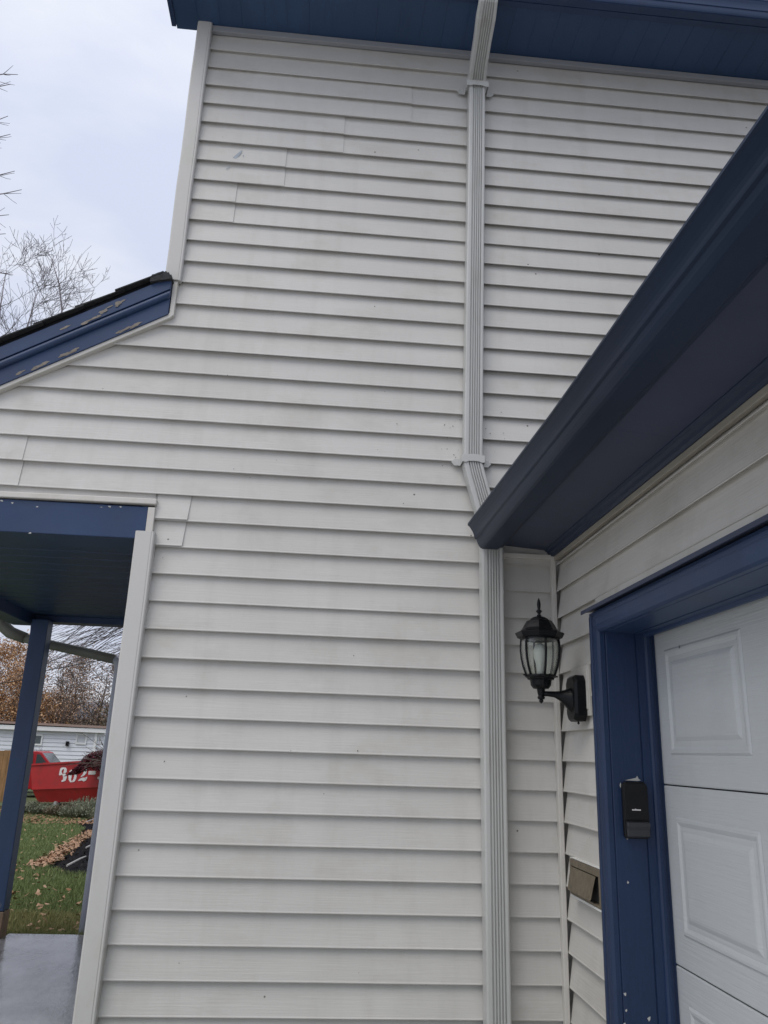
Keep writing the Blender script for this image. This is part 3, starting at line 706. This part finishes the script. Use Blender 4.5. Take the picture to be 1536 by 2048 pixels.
for _ in range(1300):
    i = random.randrange(4); t_ = random.random(); a, b_ = DR[i], DR[i+1]
    x = a[0]+(b_[0]-a[0])*t_+-.03+random.gauss(.0, .035)*(1+.06*a[1]); y = a[1]+(b_[1]-a[1])*t_+random.gauss(0, .15)
    quad(mb, (x, y, surf(x, y)+.03+random.random()*.03), random.uniform(.02, .038), .7, .7, .5)
tag(mb.build('leaf_drift', m_leaf), 'drift of tan leaves piled along the edge of the mulch bed', 'leaves', kind='stuff')
mb = MB()
for _ in range(3200):
    y = random.uniform(17.5, 27); x = random.uniform(-.50*(y+2.9), -.2*(y+2.9))
    quad(mb, (x, y, surf(x, y)+.04), random.uniform(.035, .065), .6, .8, .4)
tag(mb.build('leaf_litter', m_leaf2), 'brown leaf litter on the ground in front of the red dumpster', 'leaves', kind='stuff')
for q, (pa, pb, lab) in enumerate((((-5.45, 18.6), (-5.62, 20.5), 'pale stick lying farthest back on the mulch bed'), ((-3.07, 9.4), (-3.12, 10.5), 'pale stick on the black mulch just right of the leaf drift'),
                             ((-2.52, 6.5), (-2.46, 7.0), 'short pale stick at the near tip of the mulch bed'))):
    mb = MB(); za, zb = surf(*pa)+.06, surf(*pb)+.12
    mb.tube([(pa[0], pa[1], za), ((pa[0]+pb[0])/2+.03, (pa[1]+pb[1])/2, (za+zb)/2+.02), (pb[0], pb[1], zb)], [.012, .010, .005], 6); tag(fixn(mb.build('stick', m_stick)), lab, 'stick')

# ------------------------------------------------------------------ shrubs and clumps by the dumpster
def clump(loc, r, h, n, m, name, lab, cat='shrub', group=None):
    e = empty(name, (loc[0], loc[1], surf(*loc)), lab, cat, group); z = surf(*loc)
    mb = MB()
    for _ in range(n):
        a = random.uniform(0, 6.28); rr_ = r*math.sqrt(random.random()); x0, y0 = loc[0]+rr_*.5*math.cos(a), loc[1]+rr_*.5*math.sin(a)
        hh = h*random.uniform(.5, 1)*(1-.4*rr_/r); x1, y1 = loc[0]+rr_*1.2*math.cos(a)+random.gauss(.05, .05), loc[1]+rr_*1.2*math.sin(a)
        w = .014
        mb.add([(x0-w, y0, z), (x0+w, y0, z), (x1+w*.8, y1, z+hh*.8), (x1+.03, y1, z+hh), (x1-w*.8, y1, z+hh*.75)], [(0, 1, 2, 3, 4)])
        quad(mb, (x1, y1, z+hh*random.uniform(.6, 1)), .03, 1, .5)
    mb.build('foliage', m, e)
    mb = MB()
    for _ in range(6): mb.tube([(loc[0], loc[1], z), (loc[0]+random.uniform(-r, r)*.6, loc[1]+random.uniform(-r, r)*.5, z+h*.7)], [.012, .004], 4)
    mb.build('stems', m_bark2, e)
clump((-8.55, 23.9), .55, .50, 260, m_sage, 'low_shrub', 'grey green shrub beside the post, left end of the dumpster bed')
clump((-7.75, 23.1), .50, .42, 240, m_sage, 'low_shrub', 'flat grey green shrub just right of the left end one')
clump((-7.0, 22.2), .55, .50, 280, m_sage2, 'low_shrub', 'brownish shrub in the middle in front of the dumpster')
clump((-6.45, 21.6), .5, .55, 300, m_sage, 'low_shrub', 'rounded sage shrub at the tip of the lawn')
clump((-7.2, 25.2), .55, .62, 280, m_sage, 'grass_clump', 'feathery pale grass clump against the dark foot of the dumpster', 'grass clump')
clump((-6.35, 24.4), .6, .72, 320, m_sage, 'grass_clump', 'taller feathery grass clump nearest the white corner trim', 'grass clump')

# ------------------------------------------------------------------ dumpster
Dd = Vector((3, -2.2, 0)).normalized(); Dn = Vector((2.2, 3, 0)).normalized(); Do = Vector((-11, 30.9, 0))
def dp(s_, dep, z): p = Do+Dd*s_+Dn*dep; return (p.x, p.y, z+.070*s_)
dump = empty('dumpster', (-9, 30, -5.3), 'long red roll off dumpster with white stencilled telephone number', 'dumpster')
Lx = 6.0; Wd = 2.2
mb = MB()   # upper vertical band
for (d0, d1, s0, s1) in ((0, .06, 0, Lx), (Wd-.06, Wd, 0, Lx)):
    mb.add([dp(.02, d0, -3.86), dp(Lx, d0, -3.86), dp(Lx, d0, -4.775), dp(.36, d0, -4.775), dp(.02, d1, -3.86), dp(Lx, d1, -3.86), dp(Lx, d1, -4.775), dp(.36, d1, -4.775)],
           [(0, 1, 2, 3), (4, 5, 6, 7), (0, 1, 5, 4), (3, 2, 6, 7), (0, 3, 7, 4), (1, 2, 6, 5)])
fixn(mb.build('side_wall', m_red, dump))
mb = MB(); mb.add([dp(.36, 0, -4.775), dp(Lx, 0, -4.775), dp(Lx, .25, -5.32), dp(.50, .25, -5.27), dp(.36, Wd, -4.775), dp(Lx, Wd, -4.775), dp(Lx, Wd-.25, -5.32), dp(.50, Wd-.25, -5.27)],
    [(0, 1, 2, 3), (4, 5, 6, 7), (0, 3, 7, 4), (1, 2, 6, 5), (3, 2, 6, 7)]); fixn(mb.build('lower_wall', m_red, dump))
mb = MB(); mb.add([dp(.02, 0, -3.86), dp(.02, Wd, -3.86), dp(.36, Wd, -4.775), dp(.36, 0, -4.775)], [(0, 1, 2, 3)]); mb.build('end_wall', m_red, dump)
mb = MB(); mb.sweep([[dp(s_, -.05, -3.835), dp(s_, .10, -3.835), dp(s_, .10, -3.90), dp(s_, -.05, -3.90)] for s_ in (0, Lx)]); fixn(mb.build('top_rail', m_red, dump))
mb = MB(); mb.sweep([[dp(s_, -.03, -4.755), dp(s_, .0, -4.755), dp(s_, .0, -4.80), dp(s_, -.03, -4.80)] for s_ in (.36, Lx)]); fixn(mb.build('side_rail', m_red, dump))
def glyph(polys):
    mb = MB()
    for P_ in polys: mb.prism([dp(s_, -.012, z-.07*s_) for s_, z in P_], Dn*.008)
    return fixn(mb.build('painted_character', m_white, dump))
glyph([[(1.87, -3.945), (1.93, -3.905), (2.03, -3.893), (2.06, -3.945), (1.99, -3.985), (1.962, -4.06), (2.02, -4.108), (2.01, -4.165), (1.88, -4.187), (1.845, -4.155), (1.855, -4.06)],
       [(2.03, -3.893), (2.17, -3.893), (2.25, -3.955), (2.262, -4.045), (2.20, -4.094), (2.07, -4.085), (2.10, -4.03), (2.09, -3.965), (2.06, -3.945)],
       [(2.02, -4.125), (2.20, -4.105), (2.29, -4.17), (2.32, -4.26), (2.265, -4.36), (2.16, -4.40), (2.05, -4.41), (2.04, -4.375), (2.11, -4.33), (2.115, -4.25), (2.07, -4.19)]])
glyph([[(2.42, -4.01), (2.50, -3.96), (2.58, -3.96), (2.585, -4.33), (2.66, -4.395), (2.55, -4.40), (2.45, -4.33), (2.40, -4.18)],
       [(2.70, -3.90), (2.80, -3.90), (2.87, -3.97), (2.885, -4.12), (2.86, -4.27), (2.78, -4.37), (2.68, -4.395), (2.66, -4.34), (2.715, -4.28), (2.73, -4.10)]])
glyph([[(2.92, -3.90), (2.98, -3.84), (3.08, -3.80), (3.25, -3.79), (3.36, -3.83), (3.41, -3.92), (3.39, -4.03), (3.31, -4.12), (3.13, -4.20), (3.08, -4.19), (3.19, -4.10), (3.24, -4.0), (3.20, -3.91), (3.13, -3.90), (3.11, -3.97), (3.02, -4.0), (2.94, -3.97)],
       [(2.97, -4.33), (3.06, -4.26), (3.2, -4.215), (3.35, -4.21), (3.46, -4.17), (3.47, -4.23), (3.40, -4.31), (3.30, -4.345), (3.18, -4.31), (3.06, -4.335)]])
glyph([[(3.50, -3.985), (3.52, -3.965), (3.88, -3.95), (3.905, -3.97), (3.89, -4.06), (3.86, -4.08), (3.52, -4.095), (3.495, -4.07)]])
glyph([[(3.97, -3.83), (4.06, -3.77), (4.2, -3.75), (4.33, -3.77), (4.41, -3.85), (4.40, -3.94), (4.28, -4.0), (4.12, -4.0), (4.14, -3.95), (4.22, -3.91), (4.20, -3.85), (4.12, -3.85), (4.1, -3.9), (3.99, -3.9)],
       [(4.12, -4.01), (4.30, -4.01), (4.43, -4.07), (4.46, -4.16), (4.38, -4.24), (4.2, -4.27), (4.06, -4.24), (4.01, -4.17), (4.10, -4.13), (4.2, -4.19), (4.25, -4.12), (4.14, -4.06)]])
mb = MB(); mb.lathe((0, 0), [(.0, -5.1), (.0, -5.1)], 8)
mb = MB(); cx = dp(1.6, .25, -5.30)
mb.tube([dp(1.6, .18, -5.34), dp(1.6, .34, -5.34)], .10, 12); fixn(mb.build('wheel', m_chrome, dump))
mb = MB(); mb.tube([dp(5.0, .18, -5.40), dp(5.0, .34, -5.40)], .10, 12); fixn(mb.build('wheel', m_chrome, dump))

# ------------------------------------------------------------------ pickup truck behind it
tr = empty('pickup_truck', (-13, 35.5, -5.3), 'red pickup truck parked behind the dumpster', 'truck')
def tp(x, y, z): return (x, y, z)
yf, yb_ = 34.4, 36.2
def slab_xz(name, prof, y0, y1, m, par, bevel=.03):
    mb = MB(); mb.prism([(x, y0, z) for x, z in prof], (0, y1-y0, 0)); return fixn(mb.build(name, m, par, bevel=bevel))
slab_xz('body', [(-16.2, -4.9), (-16.2, -4.1), (-13.6, -4.05), (-11.45, -3.98), (-10.1, -4.08), (-9.9, -4.25), (-9.9, -4.85), (-11.2, -4.95)], yf, yb_, m_truck, tr)
slab_xz('cab', [(-13.6, -4.05), (-13.4, -3.42), (-11.95, -3.37), (-11.75, -3.42), (-11.2, -4.0)], yf+.08, yb_-.08, m_truck, tr)
slab_xz('window', [(-11.93, -3.98), (-11.93, -3.50), (-11.80, -3.50), (-11.36, -3.98)], yf+.06, yf+.085, m_dglass, tr, 0)
slab_xz('window', [(-13.3, -3.98), (-13.2, -3.50), (-12.08, -3.48), (-12.05, -3.98)], yf+.06, yf+.085, m_dglass, tr, 0)
mb = MB(); mb.add([(-11.72, yf+.15, -3.45), (-11.72, yb_-.15, -3.45), (-11.20, yb_-.12, -3.99), (-11.20, yf+.12, -3.99)], [(0, 1, 2, 3)]); mb.build('windscreen', m_dglass, tr)
slab_xz('bumper', [(-9.95, -4.85), (-9.75, -4.85), (-9.75, -4.65), (-9.95, -4.65)], yf-.02, yb_+.02, m_chrome, tr)
for wx in (-15.2, -10.9):
    for wy in (yf-.01, yb_-.24):
        mb = MB(); mb.tube([(wx, wy, -4.95), (wx, wy+.25, -4.95)], .37, 18); w_ = fixn(mb.build('wheel', m_tyre, tr))
        mb = MB(); mb.tube([(wx, wy-.01, -4.95), (wx, wy+.02, -4.95)], .2, 12); fixn(mb.build('rim', m_chrome, w_))
mb = MB(); mb.box((-11.55, yf-.16, -3.95), (-11.42, yf, -3.84)); mb.build('mirror', m_truck, tr)

# ------------------------------------------------------------------ white single storey building
wb = empty('white_building', (-14, 44, -5.3), 'long low white house with a brown roof edge behind the dumpster', 'building')
sc = (42+2.905)/(36+2.905)
def bz(z): return -3.046+(z+3.046)*sc
XR = -9.55*sc; YB = 42.0
mb = MB(); mb.box((-30, YB, -5.4), (XR, YB+8, bz(-2.46))); wall_w = mb.build('wall', m_wsid, wb)
for i in range(13):
    z = bz(-2.46)-.02-i*.2
    mb = MB(); mb.add([(-30, YB-.012, z), (XR, YB-.012, z), (XR, YB-.045, z-.19), (-30, YB-.045, z-.19), (-30, YB-.005, z-.195), (XR, YB-.005, z-.195)], [(0, 1, 2, 3), (3, 2, 5, 4)]); mb.build('siding_board', m_wsid, wall_w)
mb = MB(); mb.prism([(-30, YB-.35, bz(-2.44)), (XR+.15, YB-.35, bz(-2.50)), (XR+.15, YB-.35, bz(-2.32)), (-30, YB-.35, bz(-2.23))], (0, .3, 0)); fixn(mb.build('gutter', m_wtrim, wb))
mb = MB(); mb.prism([(XR+.2, YB-.4, bz(-2.30)), (XR+.2, YB+4, bz(-2.30)+.20), (XR+.2, YB+8.4, bz(-2.3))], (-21, 0, .30)); fixn(mb.build('roof', m_broof, wb))
def win(xa, xb, za, zb, gl=m_dglass):
    mb = MB(); a, b_ = xa*sc, xb*sc
    for q in ((a-.07, za+.0, b_+.07, za+.07), (a-.07, zb-.07, b_+.07, zb), (a-.07, zb, a, za), (b_, zb, b_+.07, za)): mb.box((q[0], YB-.09, bz(q[1])), (q[2], YB-.03, bz(q[3])))
    w_ = mb.build('window', m_wtrim, wb); mb = MB(); mb.box((a, YB-.06, bz(zb)), (b_, YB-.045, bz(za))); mb.build('pane', gl, w_)
win(-12.75, -12.32, -2.72, -3.07)
win(-10.72, -10.36, -2.63, -2.97, mat('pale_blind', (.55, .57, .60), .5))
mb = MB(); mb.box((XR-.45, YB-.16, -5.3), (XR-.33, YB-.05, bz(-2.5))); mb.build('downspout', m_wtrim, wb)
mb = MB(); mb.box((-11.18*sc, YB-.2, bz(-3.12)), (-11.06*sc, YB-.03, bz(-2.92))); mb.build('wall_lamp', m_black, wb)
gh = empty('grey_roof_house', (-19, 62, -5.3), 'distant house with a grey blue roof among the bare trees', 'house')
mb = MB(); mb.box((-19.5, 60, -5.4), (-12, 68, -1.2)); mb.build('wall', m_wsid, gh)
mb = MB(); mb.prism([(-20, 59.5, -1.3), (-20, 64, .25), (-20, 68.5, -1.3)], (8.5, 0, 0)); fixn(mb.build('roof', m_groof, gh))
fe = empty('wooden_fence', (-12.5, 31, -5.25), 'orange brown board fence at the far left behind the porch post', 'fence')
for i in range(22):
    x = -15.6+i*.185
    mb = MB(); h = random.uniform(-.02, .02); mb.box((x, 31.5, -5.35), (x+.175, 31.53, -3.36+h)); mb.build('fence_board', m_fence, fe)
mb = MB(); mb.box((-15.6, 31.53, -3.7), (-11.55, 31.58, -3.6)); mb.box((-15.6, 31.53, -4.9), (-11.55, 31.58, -4.8)); mb.build('rail', m_fence, fe)

# ------------------------------------------------------------------ trees
def branch(mb, p, d_, ln_, r, depth, tips, spread=.55, droop=0.0, kids=(2, 4), seg=4, minr=.006, ratio=.68):
    pts = [p.copy()]; rad = [r]; q = p.copy(); dd = d_.normalized()
    for i in range(seg):
        dd = (dd+Vector((random.gauss(0, .10), random.gauss(0, .10), random.gauss(0, .07)+.05-droop))).normalized()
        q = q+dd*ln_/seg; pts.append(q.copy()); rad.append(max(minr, r*(1-.55*(i+1)/seg)))
    mb.tube(pts, rad, 5 if r > .05 else 3, caps=False)
    if depth == 0: tips.append(q); return
    for _ in range(random.randint(*kids)):
        i = random.randint(max(1, seg//2-1), seg); o = Vector((random.gauss(0, 1), random.gauss(0, 1), random.gauss(.15, .5))).normalized()
        nd = (dd*(1-spread)+o*spread).normalized(); 
        branch(mb, pts[i], nd, ln_*random.uniform(.55, .85)*ratio/.68*.9, rad[i]*.62, depth-1, tips, spread, droop, kids, seg, minr, ratio)
    branch(mb, q, dd, ln_*.75, rad[-1], depth-1, tips, spread, droop, kids, seg, minr, ratio)
def bare_tree(x, y, h, lab, depth=5, m=m_bark, group='bare trees behind the porch roof', kids=(2, 3), r=None, minr=.007, spread=.5, zb=None, upr=14, name='bare_tree', lean=0.0, bl=1.0, path=None, low=3):
    zb = gz(y) if zb is None else zb
    e = empty(name, (x, y, zb), lab, 'tree', group); tips = []
    r = r or h*.0125
    mb = MB(); pts = []; rad = []; px = x; X_ = (lambda z_: interp(z_, [q_[0] for q_ in path], [q_[1] for q_ in path])) if path else (lambda z_: x)
    for i in range(upr+1):
        t_ = i/upr; pts.append(Vector((X_(zb+h*t_)+lean*t_+(0 if path else .25)*math.sin(t_*3+x)*t_+.03*math.sin(9*t_), y+.2*math.sin(t_*2.2+y)*t_, zb+h*t_))); rad.append(max(minr, r*(1-.93*t_)))
    mb.tube(pts, rad, 8); mb.build('trunk', m, e, smooth=True)
    mb = MB()
    for i in range(low, upr+1):
        t_ = i/upr
        for _ in range(2 if t_ < .9 else 3):
            a = random.uniform(0, 6.28); d_ = Vector((math.cos(a), math.sin(a), random.uniform(.45, .95)))
            branch(mb, pts[i], d_, bl*h*.20*(1.15-t_*.85), rad[i]*.55, depth-2 if t_ > .5 else depth-1, tips, spread, 0, kids, 3, minr)
    o = mb.build('branches', m, e); tag(o, kind=None)
    return e, tips
def leaves(tips, m, e, n, s_, sp):
    mb = MB()
    for _ in range(n):
        t_ = random.choice(tips); quad(mb, t_+Vector((random.gauss(0, sp), random.gauss(0, sp), random.gauss(0, sp))), s_*random.uniform(.6, 1.2), 1.2, .8)
    o = mb.build('leaves', m, e); o['kind'] = 'stuff'
random.seed(42)
ZG = gz(30)
bare_tree(-8.45, 22.2, 18.3, 'slender bare tree standing tallest above the middle of the porch roof', 4, minr=.0055, r=.17, bl=.60, upr=18, low=11, path=[(-5, -8.45), (-1, -8.55), (9.5, -9.40), (11.3, -9.42), (12.3, -9.69), (13.5, -10.19)])
bare_tree(-9.15, 24.5, 18.9, 'small faint bare tree at the right of the group above the porch roof', 4, minr=.0055, r=.11, bl=.42, upr=18, low=11, path=[(-5, -9.15), (-1, -9.25), (10.7, -9.44), (12.9, -9.50), (14.3, -9.25)])
bare_tree(-10.9, 21.5, 17.0, 'bare tree with dense twigs left of the slender tree', 5, r=.17, bl=.8, minr=.006, low=8)
bare_tree(-11.3, 23, 17.7, 'bushy bare tree leaning at the left edge above the porch roof', 5, r=.16, bl=.75, minr=.006, low=8, path=[(-5, -11.3), (8, -11.1), (12.7, -10.7)])
bare_tree(-11.9, 26, 18.8, 'bare tree behind the others near the left edge', 4, r=.16, minr=.007, low=8)
# big tree just outside the left edge, its twig ends reaching into the picture
e = empty('bare_tree', (-11.2, 14, gz(14)), 'tall bare tree mostly outside the left edge with twig ends against the sky', 'tree')
mb = MB(); tk = [Vector((-11.2+.1*math.sin(i), 14, gz(14)+i*1.5)) for i in range(14)]; mb.tube(tk, [.26*(1-.065*i) for i in range(14)], 10); mb.build('trunk', m_bark, e, smooth=True)
mb = MB(); tips = []
for (tx, tz) in ((-8.43, 13.36), (-8.26, 12.46), (-8.24, 11.61), (-8.27, 11.38), (-8.35, 10.92), (-8.05, 10.43), (-7.83, 9.97), (-7.97, 9.20), (-7.93, 8.64), (-7.81, 7.86)):
    s0 = Vector((-11.15, 14, tz-1.6-random.random()*.6)); e0 = Vector((tx, 14+random.uniform(-.5, .5), tz-.1))
    P_ = []
    for i in range(9):
        t_ = i/8; p = s0.lerp(e0, t_); p.z += math.sin(t_*math.pi)*.35+.04*math.sin(9*t_+tz); p.y += .1*math.sin(5*t_+tz); P_.append(p)
    mb.tube(P_, [.05*(1-.87*i/8) for i in range(9)], 4, caps=False)
    for i in (4, 6, 7):
        for s_ in random.sample((-1, 1), 1 if i < 7 else 2):
            dd = Vector((1, random.uniform(-.5, .5), s_*random.uniform(.15, .7)))
            if P_[i].x < tx-.35 or True:
                ln_ = min(random.uniform(.3, .8), max(.12, tx+.1-P_[i].x))
                branch(mb, P_[i], dd, ln_*.8, .009, 0 if i > 4 else 1, tips, .3, 0, (1, 1), 3, .0045)
mb.build('branches', m_bark, e)
# drooping tree behind the house: twigs hang into the porch opening
e = empty('drooping_tree', (-.5, 13, gz(13)), 'drooping bare tree behind the house with long hanging twigs seen through the porch', 'tree')
mb = MB(); mb.tube([(-.5, 13, gz(13)), (-.6, 13, -2.5), (-.9, 12.9, -.5), (-1.5, 12.8, 1.5)], [.2, .17, .14, .10], 9); mb.build('trunk', m_bark, e, smooth=True)
mb = MB(); random.seed(77)
for q in range(95):
    y = 12+random.uniform(-1.2, 1.5); f2 = (y+2.9)/14.9
    x1 = random.uniform(-5.5, -3.3)*f2; z1 = -3.05+(random.uniform(.9, 2.0)+max(0, (-4.3-x1)*.0))*f2
    sl_ = random.uniform(.35, .75); ln_ = random.uniform(1.3, 2.6)
    P_ = []
    for i in range(8):
        t_ = i/7; x = x1+ln_*t_; z = z1+sl_*ln_*(t_**1.35)+.09*math.sin(4*t_+q)+.03*math.sin(11*t_+2*q); P_.append(Vector((x, y+.1*math.sin(3*t_+q), z)))
    mb.tube(P_, [.003+.006*i/7 for i in range(8)], 3, caps=False)
    for i in range(1, 6):
        d_ = (P_[i-1]-P_[i]).normalized()+Vector((0, random.uniform(-.3, .3), random.uniform(-.7, .5)))
        L_ = random.uniform(.15, .5); mb.tube([P_[i], P_[i]+d_.normalized()*L_*.5, P_[i]+d_.normalized()*L_+Vector((0, 0, .03))], [.0038, .003, .002], 3, caps=False)
for a in range(7):
    z = -.6+a*.5; mb.tube([(-.8, 13, z-.4), (-1.6, 12.7, z+.2), (-2.6, 12.4, z+.35), (-3.4, 12.2, z)], [.05, .035, .02, .008], 5, caps=False)
mb.build('branches', m_bark, e)

# autumn trees beyond the white building
random.seed(9)
woods = [(-27, 50, 9.6, 0), (-24.6, 47.5, 8.6, 0), (-22.6, 52, 9.4, 1), (-20.6, 50, 8.6, 0), (-18.9, 53, 8.3, 1), (-17.6, 49, 7.6, 0), (-16.4, 52, 7.9, 2), (-15.2, 49, 7.3, 2), (-14.2, 53, 8.0, 2), (-13.0, 50, 7.5, 2), (-12.0, 52, 7.2, 3), (-25.8, 54, 10, 1), (-21.7, 56, 9.5, 0), (-17.0, 57, 9.0, 1), (-10.6, 50, 7, 2)]
wl = ['tall orange brown tree at the left end of the autumn wood', 'orange tree second from the left in the autumn wood', 'dull brown tree left of the porch post in the wood', 'orange tree just behind the left side of the porch post', 'brown tree hidden partly by the porch post', 'light orange tree just right of the porch post', 'thin bare grey tree right of the light orange tree',
      'bare grey brown tree above the middle of the white building', 'taller bare tree behind the grey roof', 'bare tree above the right half of the white building', 'olive tinged tree near the corner trim', 'brown tree deep in the wood at far left', 'orange tree deep in the wood behind the post', 'brown tree deep in the wood right of the post', 'bare tree closest to the corner trim']
for (x, y, h, kd), lb in zip(woods, wl):
    e, tips = bare_tree(x, y, h*.86, lb, 4, m_bark2, 'autumn trees beyond the white building', (2, 3), r=.16, minr=.016, upr=9, name='autumn_tree')
    if kd == 2: leaves(tips, m_or2, e, 1500, .045, .4)
    else: leaves(tips, (m_or, m_or2, None, m_ol)[kd], e, 9000, .055, .42)
for (x, y, h, lb) in ((-12.9, 36.5, 1.9, 'bare grey bush in front of the white building'),):
    e = empty('bare_bush', (x, y, gz(y)), lb, 'bush'); mb = MB(); tips = []
    for _ in range(26):
        a = random.uniform(0, 6.28); branch(mb, Vector((x, y, gz(y)+.5)), Vector((math.cos(a), math.sin(a), 1.4)), .75, .02, 2, tips, .5, 0, (2, 3), 3, .007)
    mb.build('branches', m_bark, e); mb = MB(); mb.tube([(x, y, gz(y)), (x, y, gz(y)+.6)], [.07, .05], 6); mb.build('trunk', m_bark, e)
mb = MB(); e = empty('hedge', (-11.5, 38.5, gz(38)), 'low brown green hedge along the foot of the white building', 'hedge')
for _ in range(6000):
    quad(mb, (random.uniform(-17, -9), 38.5+random.uniform(-.6, .6), gz(38)+random.uniform(.2, 1.12)+.1*math.sin(_)), random.uniform(.05, .1), 1.2, .8)
mb.build('foliage', m_hedge, e)
# Japanese maple
e = empty('maple_tree', (-6.5, 27.2, gz(27)), 'weeping dark red maple tree over the right end of the dumpster', 'tree')
mb = MB(); tips = []; random.seed(15)
mb.tube([(-6.3, 27.2, gz(27)), (-6.35, 27.2, -4.6), (-6.3, 27.2, -4.0)], [.10, .08, .07], 7); mb.build('trunk', m_bark2, e)
mb = MB()
for _ in range(16):
    a = random.uniform(0, 6.28); branch(mb, Vector((-6.3, 27.2, -4.1)), Vector((math.cos(a), math.sin(a), .75)), .9, .04, 3, tips, .45, .10, (2, 3), 4, .008)
mb.build('branches', m_bark2, e)
mb = MB(); c = 0
while c < 15000:
    x = random.uniform(-8.6, -4.6) if random.random() < .5 else random.uniform(-8.55, -7.0); y = 27.88+random.gauss(0, .32)
    top = interp(x, [-8.6, -8.3, -8.07, -7.7, -7.4, -6.4, -5.4, -4.6], [-4.04, -3.72, -3.36, -3.20, -3.12, -3.05, -3.25, -3.9])-.2*abs(y-27.88)
    bot = interp(x, [-8.6, -8.3, -7.9, -7.3, -4.6], [-4.10, -4.03, -3.90, -3.97, -4.4])
    z = bot+(top-bot)*random.random()**.8
    c += 1
    if noise.noise(Vector((x*4.2, y*2, z*7))) < -.22: continue
    quad(mb, (x, y, z), random.uniform(.016, .036), 1.0, .6, -.4)
o = mb.build('leaves', m_maple, e); o['kind'] = 'stuff'
# utility cable
mb = MB(); mb.tube([(-5.58-1.2, 12, -2.12), (-5.58, 12, -2.054), (-5.244, 12, -1.985), (-4.832, 12, -1.80), (-4.0, 12, -1.60), (-3.3, 12, -1.50), (-1.0, 12, -1.1)], .007, 5); tag(mb.build('cable', m_cable), 'thin black cable sagging across the view under the porch', 'cable')
